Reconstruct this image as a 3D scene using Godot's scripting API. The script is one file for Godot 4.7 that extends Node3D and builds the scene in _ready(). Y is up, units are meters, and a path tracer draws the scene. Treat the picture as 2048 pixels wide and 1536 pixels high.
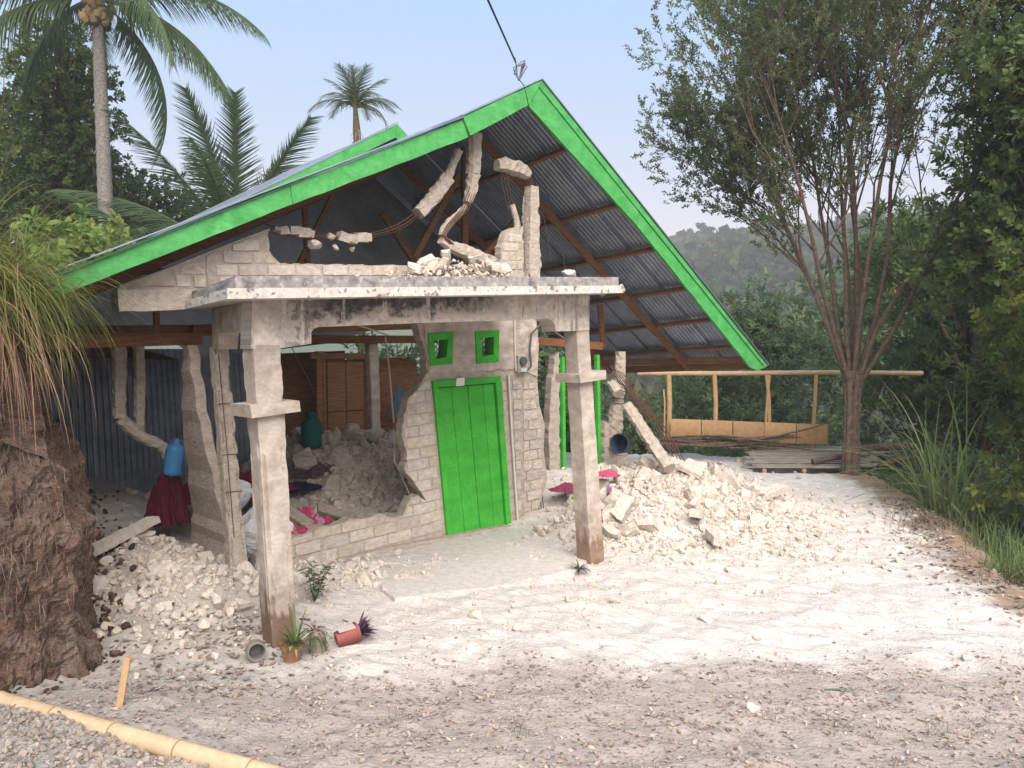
extends Node3D
# A house wrecked by an earthquake: green gable roof, porch on two concrete columns, rubble, trees around.
# House axes: u along the facade, v into the house; a house-local point is (u, y, -v).

const EYE := 2.4
const HOUSE_AT := Vector3(-1.832, 0.0, -6.026)
const YAW := deg_to_rad(40.0)
var house: Node3D
var mats := {}
var rocks: Array = []
var taken := {}

class MB:
	var v := PackedVector3Array()
	var n := PackedVector3Array()
	var c := PackedColorArray()
	var t := PackedVector2Array()
	var col := Color(1, 1, 1)
	func tri(a: Vector3, b: Vector3, d: Vector3) -> void:
		var nn := (d - a).cross(b - a).normalized()
		v.append(a); v.append(b); v.append(d)
		n.append(nn); n.append(nn); n.append(nn)
		c.append(col); c.append(col); c.append(col)
		t.append(Vector2(a.x, a.y)); t.append(Vector2(b.x, b.y)); t.append(Vector2(d.x, d.y))
	func quad(a: Vector3, b: Vector3, d: Vector3, e: Vector3) -> void:
		tri(a, b, d); tri(a, d, e)
	func trin(a: Vector3, b: Vector3, d: Vector3, na: Vector3, nb: Vector3, nd: Vector3) -> void:
		v.append(a); v.append(b); v.append(d)
		n.append(na); n.append(nb); n.append(nd)
		c.append(col); c.append(col); c.append(col)
		t.append(Vector2(a.x, a.y)); t.append(Vector2(b.x, b.y)); t.append(Vector2(d.x, d.y))
	func tric(a: Vector3, b: Vector3, d: Vector3, ca: Color, cb: Color, cd: Color) -> void:
		var nn := (d - a).cross(b - a).normalized()
		v.append(a); v.append(b); v.append(d)
		n.append(nn); n.append(nn); n.append(nn)
		c.append(ca); c.append(cb); c.append(cd)
		t.append(Vector2(a.x, a.y)); t.append(Vector2(b.x, b.y)); t.append(Vector2(d.x, d.y))
	func mesh() -> ArrayMesh:
		var a := []
		a.resize(Mesh.ARRAY_MAX)
		a[Mesh.ARRAY_VERTEX] = v
		a[Mesh.ARRAY_NORMAL] = n
		a[Mesh.ARRAY_COLOR] = c
		a[Mesh.ARRAY_TEX_UV] = t
		var m := ArrayMesh.new()
		m.add_surface_from_arrays(Mesh.PRIMITIVE_TRIANGLES, a)
		return m

# ---------------------------------------------------------------- naming and tagging
func numbered(s: String) -> String:
	if not taken.has(s):
		taken[s] = 0
		return s
	taken[s] += 1
	return "%s_%03d" % [s, taken[s]]

func tag(o: Node3D, label: String, category: String, group := "", kind := "") -> void:
	if label != "": o.set_meta("label", label)
	if category != "": o.set_meta("category", category)
	if group != "": o.set_meta("group", group)
	if kind != "": o.set_meta("kind", kind)

func thing(called: String, label: String, category: String, at := Vector3.ZERO, turn := 0.0, group := "") -> Node3D:
	var o := Node3D.new()
	o.name = numbered(called)
	add_child(o)
	o.position = at
	o.rotation.y = turn
	tag(o, label, category, group)
	return o

func obj(called: String, m: Mesh, mat: Material, parent: Node = null) -> MeshInstance3D:
	var o := MeshInstance3D.new()
	o.mesh = m
	o.material_override = mat
	if parent == null:
		o.name = numbered(called)
		add_child(o)
	else:
		o.name = called
		parent.add_child(o, true)
	return o

func multi(called: String, m: Mesh, mat: Material, xf: Array, cols: Array, parent: Node = null) -> MultiMeshInstance3D:
	var mm := MultiMesh.new()
	mm.transform_format = MultiMesh.TRANSFORM_3D
	mm.use_colors = cols.size() > 0
	mm.mesh = m
	mm.instance_count = xf.size()
	for i in xf.size():
		mm.set_instance_transform(i, xf[i])
		if cols.size() > 0: mm.set_instance_color(i, cols[i])
	var o := MultiMeshInstance3D.new()
	o.multimesh = mm
	o.material_override = mat
	if parent == null:
		o.name = numbered(called)
		add_child(o)
	else:
		o.name = called
		parent.add_child(o, true)
	return o

# ---------------------------------------------------------------- materials
func lin(r: float, g: float, b: float) -> Color:
	return Color(r, g, b).linear_to_srgb()

func noise_img(sd: int, freq: float, octaves: int, size: int, type := FastNoiseLite.TYPE_SIMPLEX_SMOOTH) -> Image:
	var nz := FastNoiseLite.new()
	nz.seed = sd
	nz.noise_type = type
	nz.frequency = freq
	nz.fractal_octaves = octaves
	nz.fractal_gain = 0.6
	var im := nz.get_seamless_image(size, size)
	im.convert(Image.FORMAT_L8)
	return im

# two layers of noise (coarse patches, fine grain) mapped to a colour from dark to light; the values multiply the base colour
func tone_tex(sd: int, fc: float, ff: float, dark: Color, light: Color, size := 512, mixc := 0.5) -> ImageTexture:
	var a := noise_img(sd, fc, 4, size).get_data()
	var b := noise_img(sd + 7, ff, 3, size).get_data()
	var out := PackedByteArray()
	out.resize(size * size * 3)
	var lut := []
	for i in 256:
		var k := clampf((i / 255.0 - 0.18) / 0.64, 0, 1)
		lut.append(dark.lerp(light, k))
	for i in size * size:
		var q: int = clampi(int(a[i] * mixc + b[i] * (1.0 - mixc)), 0, 255)
		var cc: Color = lut[q]
		out[i * 3] = cc.r8
		out[i * 3 + 1] = cc.g8
		out[i * 3 + 2] = cc.b8
	return ImageTexture.create_from_image(Image.create_from_data(size, size, false, Image.FORMAT_RGB8, out))

func norm_tex(sd: int, freq: float, octaves: int, strength: float, size := 512) -> ImageTexture:
	var im := noise_img(sd, freq, octaves, size)
	im.convert(Image.FORMAT_RGBA8)
	im.bump_map_to_normal_map(strength)
	return ImageTexture.create_from_image(im)

func mat(key: String, color: Color, rough: float, tex: Texture2D = null, nrm: Texture2D = null, scale := 1.0, vcol := false, nscale := 1.0, world := true) -> StandardMaterial3D:
	var m := StandardMaterial3D.new()
	m.albedo_color = color
	m.roughness = rough
	m.metallic_specular = 0.3
	m.cull_mode = BaseMaterial3D.CULL_DISABLED
	m.vertex_color_use_as_albedo = vcol
	if tex: m.albedo_texture = tex
	if nrm:
		m.normal_enabled = true
		m.normal_texture = nrm
		m.normal_scale = nscale
	if tex or nrm:
		m.uv1_triplanar = true
		m.uv1_world_triplanar = world
		m.uv1_scale = Vector3.ONE * scale
	mats[key] = m
	return m

func leaf_mat(key: String, back: float, rough := 0.45) -> void:
	var m := mat(key, Color(1, 1, 1), rough, null, null, 1.0, true)
	m.backlight_enabled = true
	m.backlight = Color(back, back, back)

func make_materials() -> void:
	var grain := tone_tex(11, 0.012, 0.16, Color(0.74, 0.72, 0.70), Color(1, 1, 1), 512, 0.55)
	var rough_n := norm_tex(21, 0.03, 5, 9.0)
	var fine_n := norm_tex(22, 0.10, 4, 6.0)
	var stain := tone_tex(31, 0.009, 0.05, Color(0.74, 0.71, 0.68), Color(1, 1, 1), 512, 0.7)
	var woodt := wood_tex(41, Color(0.62, 0.56, 0.52), Color(1, 1, 1))
	mat("concrete", lin(0.60, 0.535, 0.48), 0.92, stain, rough_n, 1.1, true, 0.22)
	mat("broken", lin(0.58, 0.51, 0.45), 0.95, grain, rough_n, 1.6, true, 1.2)
	mat("brick", lin(0.70, 0.635, 0.575), 0.95, grain, rough_n, 1.9, true, 0.9)
	mat("mortar", lin(0.57, 0.50, 0.44), 0.95, grain, rough_n, 1.4, true, 1.0)
	mat("rock", lin(0.74, 0.675, 0.615), 0.95, grain, rough_n, 2.2, true, 1.0)
	mat("ground", lin(1, 1, 1), 0.97, tone_tex(51, 0.02, 0.2, Color(0.84, 0.825, 0.81), Color(1, 1, 1), 1024, 0.5), norm_tex(52, 0.06, 5, 10.0, 1024), 0.42, true, 0.5)
	mat("soil", lin(0.285, 0.215, 0.185), 0.97, tone_tex(61, 0.015, 0.14, Color(0.42, 0.36, 0.33), Color(1, 1, 1), 512, 0.5), norm_tex(62, 0.05, 5, 12.0), 0.9, true, 1.2)
	mat("green", lin(0.075, 0.47, 0.06), 0.5, tone_tex(71, 0.015, 0.1, Color(0.74, 0.80, 0.72), Color(1, 1, 1), 256, 0.6), fine_n, 0.9, true, 0.25)
	mat("zinc", lin(0.38, 0.43, 0.50), 0.42, tone_tex(81, 0.01, 0.08, Color(0.72, 0.72, 0.74), Color(1, 1, 1), 256, 0.7), null, 0.5, true)
	mats["zinc"].metallic = 0.55
	mat("rust", lin(0.10, 0.05, 0.035), 0.9)
	mat("wood", lin(0.40, 0.225, 0.135), 0.75, woodt, fine_n, 1.0, true, 0.3)
	mat("weathered", lin(0.44, 0.40, 0.36), 0.9, woodt, fine_n, 1.0, true, 0.4)
	mat("bamboo", lin(0.66, 0.52, 0.36), 0.55, tone_tex(91, 0.02, 0.09, Color(0.88, 0.84, 0.78), Color(1, 1, 1), 256, 0.6), null, 1.2, true)
	mat("bark", lin(0.27, 0.205, 0.165), 0.95, tone_tex(95, 0.02, 0.12, Color(0.5, 0.46, 0.42), Color(1, 1, 1), 256, 0.45), norm_tex(96, 0.05, 4, 10.0, 256), 1.6, true, 1.2)
	mat("palm", lin(0.36, 0.34, 0.33), 0.95, tone_tex(97, 0.03, 0.14, Color(0.62, 0.58, 0.55), Color(1, 1, 1), 256, 0.45), mats.bark.normal_texture, 1.3, true, 0.9)
	mat("plain", Color(1, 1, 1), 0.6, null, null, 1.0, true)
	mat("cloth", Color(1, 1, 1), 0.9, null, fine_n, 2.0, true, 0.5)
	mat("plastic", Color(1, 1, 1), 0.4, null, null, 1.0, true)
	mat("dark_metal", lin(0.09, 0.085, 0.08), 0.55)
	mat("pipe", lin(0.62, 0.58, 0.50), 0.5)
	leaf_mat("leaf", 0.95, 0.5)
	leaf_mat("leaf_glossy", 0.85, 0.45)
	leaf_mat("dry_leaf", 0.2, 0.8)

func wood_tex(sd: int, dark: Color, light: Color) -> ImageTexture:
	var s := 256
	var nz := FastNoiseLite.new()
	nz.seed = sd
	nz.frequency = 0.02
	nz.fractal_octaves = 4
	var im := Image.create(s, s, false, Image.FORMAT_RGB8)
	for y in s:
		for x in s:
			var k := 0.5 + 0.6 * nz.get_noise_2d(x * 0.6, y * 7.0) + 0.2 * nz.get_noise_2d(x * 9.0, y * 9.0)
			im.set_pixel(x, y, dark.lerp(light, clampf(k, 0, 1)))
	return ImageTexture.create_from_image(im)

# ---------------------------------------------------------------- shapes
func box(mb: MB, c: Vector3, s: Vector3, b := Basis.IDENTITY, j := 0.0, rng: RandomNumberGenerator = null) -> void:
	var p := []
	for i in 8:
		var q := Vector3(s.x * (0.5 if i & 1 else -0.5), s.y * (0.5 if i & 2 else -0.5), s.z * (0.5 if i & 4 else -0.5))
		if rng: q += Vector3(rng.randf_range(-j, j), rng.randf_range(-j, j), rng.randf_range(-j, j))
		p.append(c + b * q)
	mb.quad(p[0], p[2], p[3], p[1]); mb.quad(p[4], p[5], p[7], p[6])
	mb.quad(p[0], p[4], p[6], p[2]); mb.quad(p[1], p[3], p[7], p[5])
	mb.quad(p[2], p[6], p[7], p[3]); mb.quad(p[0], p[1], p[5], p[4])

# a squared beam with chamfered edges between two points
func beam(mb: MB, a: Vector3, b: Vector3, w: float, h: float, up := Vector3.UP, ch := 0.006) -> void:
	var d := (b - a).normalized()
	var x := d.cross(up).normalized()
	var y := x.cross(d).normalized()
	var o := [Vector2(-w / 2 + ch, -h / 2), Vector2(w / 2 - ch, -h / 2), Vector2(w / 2, -h / 2 + ch), Vector2(w / 2, h / 2 - ch), Vector2(w / 2 - ch, h / 2), Vector2(-w / 2 + ch, h / 2), Vector2(-w / 2, h / 2 - ch), Vector2(-w / 2, -h / 2 + ch)]
	for i in 8:
		var p: Vector2 = o[i]
		var q: Vector2 = o[(i + 1) % 8]
		mb.quad(a + x * p.x + y * p.y, a + x * q.x + y * q.y, b + x * q.x + y * q.y, b + x * p.x + y * p.y)
		mb.tri(a, a + x * q.x + y * q.y, a + x * p.x + y * p.y)
		mb.tri(b, b + x * p.x + y * p.y, b + x * q.x + y * q.y)

func tube(mb: MB, pts: Array, radii: Array, sides := 8, cap := true, lump := 0.0, sd := 0) -> void:
	var rings := []
	var nrm := []
	var x := Vector3.RIGHT
	for i in pts.size():
		var d: Vector3
		if i == 0: d = pts[1] - pts[0]
		elif i == pts.size() - 1: d = pts[i] - pts[i - 1]
		else: d = pts[i + 1] - pts[i - 1]
		d = d.normalized()
		x = (x - d * x.dot(d))
		if x.length() < 0.1: x = d.cross(Vector3.FORWARD) if absf(d.z) < 0.9 else d.cross(Vector3.UP)
		x = x.normalized()
		var y := d.cross(x)
		var r: float = radii[i] if radii.size() > 1 else radii[0]
		var ring := []
		var ns := []
		for k in sides:
			var a := TAU * k / sides
			var e := x * cos(a) + y * sin(a)
			var l := 1.0 + (lump * sin(sd + i * 2.3 + k * 4.1) if lump > 0.0 else 0.0)
			ring.append(pts[i] + e * r * l)
			ns.append(e)
		rings.append(ring); nrm.append(ns)
	for i in pts.size() - 1:
		for k in sides:
			var k2 := (k + 1) % sides
			mb.trin(rings[i][k], rings[i + 1][k], rings[i + 1][k2], nrm[i][k], nrm[i + 1][k], nrm[i + 1][k2])
			mb.trin(rings[i][k], rings[i + 1][k2], rings[i][k2], nrm[i][k], nrm[i + 1][k2], nrm[i][k2])
	if cap:
		for k in sides:
			var k2 := (k + 1) % sides
			mb.tri(pts[0], rings[0][k], rings[0][k2])
			mb.tri(pts[-1], rings[-1][k2], rings[-1][k])

# an outline in (u, y) drawn between the depths v0 (front) and v1, in house-local axes
func prism(mb: MB, poly: PackedVector2Array, v0: float, v1: float, bevel := 0.0) -> void:
	var pl := poly
	if Geometry2D.is_polygon_clockwise(pl): pl = rev(pl)
	var front := pl
	if bevel > 0.0:
		var r := Geometry2D.offset_polygon(pl, -bevel)
		if r.size() == 1 and r[0].size() == pl.size(): front = r[0]
	var ix := Geometry2D.triangulate_polygon(front)
	for i in range(0, ix.size(), 3):
		var a := front[ix[i]]
		var b := front[ix[i + 1]]
		var d := front[ix[i + 2]]
		mb.tri(Vector3(a.x, a.y, -v0), Vector3(d.x, d.y, -v0), Vector3(b.x, b.y, -v0))
	ix = Geometry2D.triangulate_polygon(pl)
	for i in range(0, ix.size(), 3):
		var a := pl[ix[i]]
		var b := pl[ix[i + 1]]
		var d := pl[ix[i + 2]]
		mb.tri(Vector3(a.x, a.y, -v1), Vector3(b.x, b.y, -v1), Vector3(d.x, d.y, -v1))
	for i in pl.size():
		var a := pl[i]
		var b := pl[(i + 1) % pl.size()]
		mb.quad(Vector3(a.x, a.y, -v0 - bevel), Vector3(a.x, a.y, -v1), Vector3(b.x, b.y, -v1), Vector3(b.x, b.y, -v0 - bevel))
	if front != pl:
		for i in pl.size():
			var j := (i + 1) % pl.size()
			# offset_polygon keeps the order but may start elsewhere: take the nearest vertex
			var fa := near(front, pl[i])
			var fb := near(front, pl[j])
			mb.quad(Vector3(fa.x, fa.y, -v0), Vector3(pl[i].x, pl[i].y, -v0 - bevel), Vector3(pl[j].x, pl[j].y, -v0 - bevel), Vector3(fb.x, fb.y, -v0))

func near(ps: PackedVector2Array, p: Vector2) -> Vector2:
	var best := ps[0]
	for q in ps:
		if q.distance_squared_to(p) < best.distance_squared_to(p): best = q
	return best

func rev(p: PackedVector2Array) -> PackedVector2Array:
	var q := p.duplicate()
	q.reverse()
	return q

func poly(a: Array) -> PackedVector2Array:
	var p := PackedVector2Array()
	for i in range(0, a.size(), 2): p.append(Vector2(a[i], a[i + 1]))
	return p

# breaks the edges of an outline into uneven steps
func rough(p: PackedVector2Array, step: float, amp: float, rng: RandomNumberGenerator, from := 0, to := 999) -> PackedVector2Array:
	var o := PackedVector2Array()
	for i in p.size():
		var a := p[i]
		var b := p[(i + 1) % p.size()]
		o.append(a)
		if i < from or i >= to: continue
		var k := int(a.distance_to(b) / step)
		var nn := (b - a).orthogonal().normalized()
		for j in range(1, k):
			o.append(a.lerp(b, float(j) / k + rng.randf_range(-0.2, 0.2) / k) + nn * rng.randf_range(-amp, amp))
	return o

# a square post of cast concrete: rings of points up its height, spalled at the corners by noise
func post(mb: MB, a: Vector3, b: Vector3, wa: float, wb: float, spall: float, sd: int, stain_h := 0.0, stain := Color(1, 1, 1), groove := 0.0, turn := 0.0, rows := 60) -> void:
	var nz := FastNoiseLite.new()
	nz.seed = sd
	nz.frequency = 3.0
	nz.fractal_octaves = 3
	var per := 14
	var d := (b - a)
	var rings := []
	var cols := []
	var len := d.length()
	for i in rows + 1:
		var t := float(i) / rows
		var w := lerpf(wa, wb, t) * 0.5
		var ring := []
		var cs := []
		for s in 4:
			for k in per:
				var q := -1.0 + 2.0 * k / per
				var p := Vector2(q, -1).rotated(s * PI / 2)
				var edge := pow(absf(q), 6.0)
				var h := t * len
				var z := nz.get_noise_3d(p.x * 0.3, h * 1.3, p.y * 0.3)
				var cut := 1.0 - spall * clampf(z * 1.6 + 0.1, 0, 1) * (0.06 + 0.94 * edge) / maxf(w, 0.01) * 0.35
				if groove > 0.0 and h > 0.45 and h < 1.75 and (k == 2 or k == 12) and nz.get_noise_2d(h * 0.8, k + s * 5.0) > -0.15:
					cut -= groove / w
				cut += nz.get_noise_3d(p.x * 2.0, h * 6.0, p.y * 2.0) * 0.1 * minf(spall, 0.2)
				p *= w * cut
				p = p.rotated(turn)
				ring.append(a + d * t + Vector3(p.x, 0, p.y))
				var cc := Color(1, 1, 1)
				if stain_h > 0.0:
					var sh := h + nz.get_noise_3d(p.x * 5.0, h * 0.4, p.y * 5.0) * 0.22 + nz.get_noise_3d(p.x * 40.0, h * 7.0, p.y * 40.0) * 0.10
					if sh < stain_h: cc = stain
					elif sh < stain_h + 0.22: cc = stain.lerp(Color(1, 1, 1), 0.6)
				cs.append(cc)
		rings.append(ring); cols.append(cs)
	var m := per * 4
	for i in rows:
		for k in m:
			var k2 := (k + 1) % m
			mb.tric(rings[i][k], rings[i + 1][k], rings[i + 1][k2], cols[i][k], cols[i + 1][k], cols[i + 1][k2])
			mb.tric(rings[i][k], rings[i + 1][k2], rings[i][k2], cols[i][k], cols[i + 1][k2], cols[i][k2])
	for k in m:
		var k2 := (k + 1) % m
		mb.tri(a, rings[0][k], rings[0][k2])
		mb.tri(b, rings[rows][k2], rings[rows][k])

# a knocked-off lump of masonry, about 1 m across before scaling
func rock_mesh(sd: int, sub := 3, blocky := 0.5) -> ArrayMesh:
	var rng := RandomNumberGenerator.new()
	rng.seed = sd
	var planes := []
	for i in 7: planes.append([Vector3(rng.randfn(), rng.randfn(), rng.randfn()).normalized(), rng.randf_range(0.30, 0.48)])
	var sc := Vector3(rng.randf_range(0.75, 1.25), rng.randf_range(0.6, 0.95), rng.randf_range(0.7, 1.1))
	var nz := FastNoiseLite.new()
	nz.seed = sd
	nz.frequency = 2.2
	var mb := MB.new()
	for ax in 3:
		for sg in [-1.0, 1.0]:
			for i in sub:
				for j in sub:
					var c := []
					for e in [[0, 0], [1, 0], [1, 1], [0, 1]]:
						var s: float = (i + e[0]) / float(sub) - 0.5
						var t: float = (j + e[1]) / float(sub) - 0.5
						var p := Vector3(sg * 0.5, s, t)
						if ax == 1: p = Vector3(t, sg * 0.5, s)
						if ax == 2: p = Vector3(s, t, sg * 0.5)
						c.append(rock_pt(p, planes, sc, nz, blocky))
					if sg < 0: mb.quad(c[0], c[1], c[2], c[3])
					else: mb.quad(c[0], c[3], c[2], c[1])
	return mb.mesh()

func rock_pt(p: Vector3, planes: Array, sc: Vector3, nz: FastNoiseLite, blocky: float) -> Vector3:
	var q := p.lerp(p.normalized() * 0.56, 1.0 - blocky)
	for pl in planes:
		var e: float = q.dot(pl[0]) - pl[1]
		if e > 0.0: q -= pl[0] * e
	q += q.normalized() * nz.get_noise_3dv(p * 1.4) * 0.09
	return q * sc

func rnd_basis(rng: RandomNumberGenerator) -> Basis:
	return Basis.from_euler(Vector3(rng.randf() * TAU, rng.randf() * TAU, rng.randf() * TAU))

# ---------------------------------------------------------------- the lie of the land
var gn := FastNoiseLite.new()
const PILES := [[6.2, 1.2, 1.2, 1.25, 0.44], [7.3, 1.3, 1.3, 1.25, 0.26], [5.3, 0.8, 0.9, 1.0, 0.22], [9.0, 2.6, 1.2, 1.0, 0.12], [5.4, 2.9, 1.2, 1.0, 0.45], [-0.35, 2.5, 0.7, 0.9, 0.38], [-0.3, 1.5, 0.6, 0.5, 0.16], [0.85, 1.2, 0.55, 0.35, 0.13], [4.4, 0.75, 0.5, 0.6, 0.16], [1.2, 1.5, 0.9, 0.3, 0.10]]
const EDGE := [[6.7, -15.0], [6.5, -14.0], [6.32, -12.4], [5.88, -10.45], [5.35, -9.13], [5.1, -8.29], [4.92, -7.28], [5.2, -6.0], [6.5, -4.5]]

func ss(a: float, b: float, x: float) -> float:
	return smoothstep(a, b, x)

func edge_x(z: float) -> float:
	for i in EDGE.size() - 1:
		if z >= EDGE[i][1] and z <= EDGE[i + 1][1]:
			return lerpf(EDGE[i][0], EDGE[i + 1][0], (z - EDGE[i][1]) / (EDGE[i + 1][1] - EDGE[i][1]))
	return 6.7 if z < -15.0 else 6.5 + (z + 4.5) * 1.2

func to_uv(x: float, z: float) -> Vector2:
	var dx := x - HOUSE_AT.x
	var dz := z - HOUSE_AT.z
	return Vector2(dx * cos(YAW) - dz * sin(YAW), -dx * sin(YAW) - dz * cos(YAW))

func G(x: float, z: float) -> float:
	var h := 0.8 * ss(-5.6, 0.5, z) + 0.16 * ss(-0.8, -3.0, x) * ss(-5.6, -4.3, z)
	var q := to_uv(x, z)
	for p in PILES:
		var a: float = (q.x - p[0]) / p[2]
		var b: float = (q.y - p[1]) / p[3]
		h += p[4] * exp(-(a * a + b * b))
	# the heap inside the house, and the fill under its floor
	h += 0.95 * ss(2.15, 5.0, q.y) * ss(0.6, 2.6, q.x) * (1.0 - ss(4.0, 5.2, q.x)) * (1.0 - ss(5.4, 7.0, q.y))
	h += 0.5 * ss(2.6, 4.6, q.y) * (1.0 - ss(-0.2, 1.2, q.x)) * ss(-3.0, -1.0, q.x)
	h += 0.03 * gn.get_noise_2d(x * 6.0, z * 6.0) + 0.05 * gn.get_noise_2d(x * 1.5, z * 1.5)
	# the platform side stands a little higher, then the hillside drops away
	h -= 0.06 * ss(-14.0, -14.6, z) * ss(4.0, 4.6, x)
	var out := x - edge_x(z) - 0.15 * gn.get_noise_2d(z * 8.0, 3.0)
	if out > 0.0: h -= minf(0.55 * out, 7.0) - 0.05 * gn.get_noise_2d(x * 9.0, z * 9.0)
	var back := -16.9 - z
	if back > 0.0 and x > 0.5: h -= minf(0.6 * back, 7.0) * ss(0.5, 3.0, x)
	return h

func Wp(u: float, y: float, v: float) -> Vector3:
	return HOUSE_AT + Vector3(u * cos(YAW) - v * sin(YAW), y, -u * sin(YAW) - v * cos(YAW))

func on_ground(u: float, v: float, up := 0.0) -> Vector3:
	var p := Wp(u, 0, v)
	p.y = G(p.x, p.z) + up
	return p

# ---------------------------------------------------------------- scene
func _ready() -> void:
	gn.seed = 5
	gn.frequency = 0.6
	gn.fractal_octaves = 3
	setup_view()
	make_materials()
	for i in 18: rocks.append(rock_mesh(100 + i, 3, 0.5 + 0.45 * (i % 4) / 3.0))
	build_ground()
	build_bank()
	build_hills()
	build_house()
	build_roof()
	build_house_wreck()
	build_interior()
	build_rubble()
	build_yard_objects()
	build_fence_side()
	build_trees_right()
	build_trees_left()
	build_grass()
	build_litter()

func setup_view() -> void:
	var cam := Camera3D.new()
	cam.name = "camera"
	cam.fov = rad_to_deg(2.0 * atan(768.0 / 1538.0))
	cam.position = Vector3(0, EYE, 0)
	cam.rotation.x = -deg_to_rad(2.903)
	cam.near = 0.05
	cam.far = 3000.0
	add_child(cam)
	cam.current = true
	var sky_m := ProceduralSkyMaterial.new()
	sky_m.sky_top_color = Color8(149, 184, 221)
	sky_m.sky_horizon_color = Color8(252, 222, 200)
	sky_m.sky_curve = 0.12
	sky_m.ground_bottom_color = Color8(120, 112, 104)
	sky_m.ground_horizon_color = Color8(220, 210, 205)
	sky_m.sun_angle_max = 1.0
	var sky := Sky.new()
	sky.sky_material = sky_m
	var env := Environment.new()
	env.background_mode = Environment.BG_SKY
	env.sky = sky
	env.ambient_light_source = Environment.AMBIENT_SOURCE_SKY
	env.tonemap_mode = Environment.TONE_MAPPER_LINEAR
	env.tonemap_exposure = 1.43
	env.sdfgi_enabled = true
	env.ssao_enabled = true
	env.ssil_enabled = true
	env.fog_enabled = true
	env.fog_density = 0.0015
	env.fog_light_color = Color8(226, 228, 233)
	var we := WorldEnvironment.new()
	we.name = "environment"
	we.environment = env
	add_child(we)
	var sun := DirectionalLight3D.new()
	sun.name = "sun"
	sun.light_color = Color(1.0, 0.972, 0.945)
	sun.light_energy = 1.25
	sun.light_angular_distance = 50.0
	sun.shadow_enabled = true
	sun.rotation_degrees = Vector3(-43, 12, 0)
	add_child(sun)

func build_ground() -> void:
	var mb := MB.new()
	var x0 := -9.0
	var x1 := 11.0
	var z0 := -19.0
	var z1 := 2.0
	var step := 0.07
	var nx := int((x1 - x0) / step)
	var nz := int((z1 - z0) / step)
	var hs := PackedFloat32Array()
	var cs := PackedColorArray()
	hs.resize((nx + 1) * (nz + 1))
	cs.resize((nx + 1) * (nz + 1))
	var powder := Color(0.645, 0.615, 0.59)
	var litter := Color(0.45, 0.385, 0.36)
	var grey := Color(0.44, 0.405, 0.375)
	var verge := Color(0.30, 0.22, 0.17)
	for j in nz + 1:
		for i in nx + 1:
			var x := x0 + i * step
			var z := z0 + j * step
			hs[j * (nx + 1) + i] = G(x, z)
			var n1 := gn.get_noise_2d(x * 2.0 + 31.0, z * 2.0)
			var n2 := gn.get_noise_2d(x * 9.0 + 11.0, z * 9.0)
			var lim := -5.72 + 0.55 * ss(0.0, -2.2, x) + 0.32 * n1 + 0.16 * n2
			var c := powder.lerp(litter, ss(lim - 0.30, lim + 0.42, z + 0.25 * n2))
			# ground colour blends to a darker grey towards the bank
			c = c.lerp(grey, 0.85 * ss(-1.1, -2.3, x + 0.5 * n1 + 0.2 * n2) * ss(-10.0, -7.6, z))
			var out := x - edge_x(z) + 0.55 + 0.4 * n1 + 0.25 * n2
			c = c.lerp(verge, ss(-0.1, 0.35, out))
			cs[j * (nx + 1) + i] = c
	for j in nz:
		for i in nx:
			var a := j * (nx + 1) + i
			var x := x0 + i * step
			var z := z0 + j * step
			var p := Vector3(x, hs[a], z)
			var q := Vector3(x + step, hs[a + 1], z)
			var r := Vector3(x + step, hs[a + nx + 2], z + step)
			var s := Vector3(x, hs[a + nx + 1], z + step)
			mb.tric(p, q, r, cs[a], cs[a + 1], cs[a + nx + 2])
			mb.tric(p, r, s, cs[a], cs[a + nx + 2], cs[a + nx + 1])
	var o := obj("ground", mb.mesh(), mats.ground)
	tag(o, "dusty white yard turning to brown leaf litter near the road", "", "", "structure")

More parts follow.
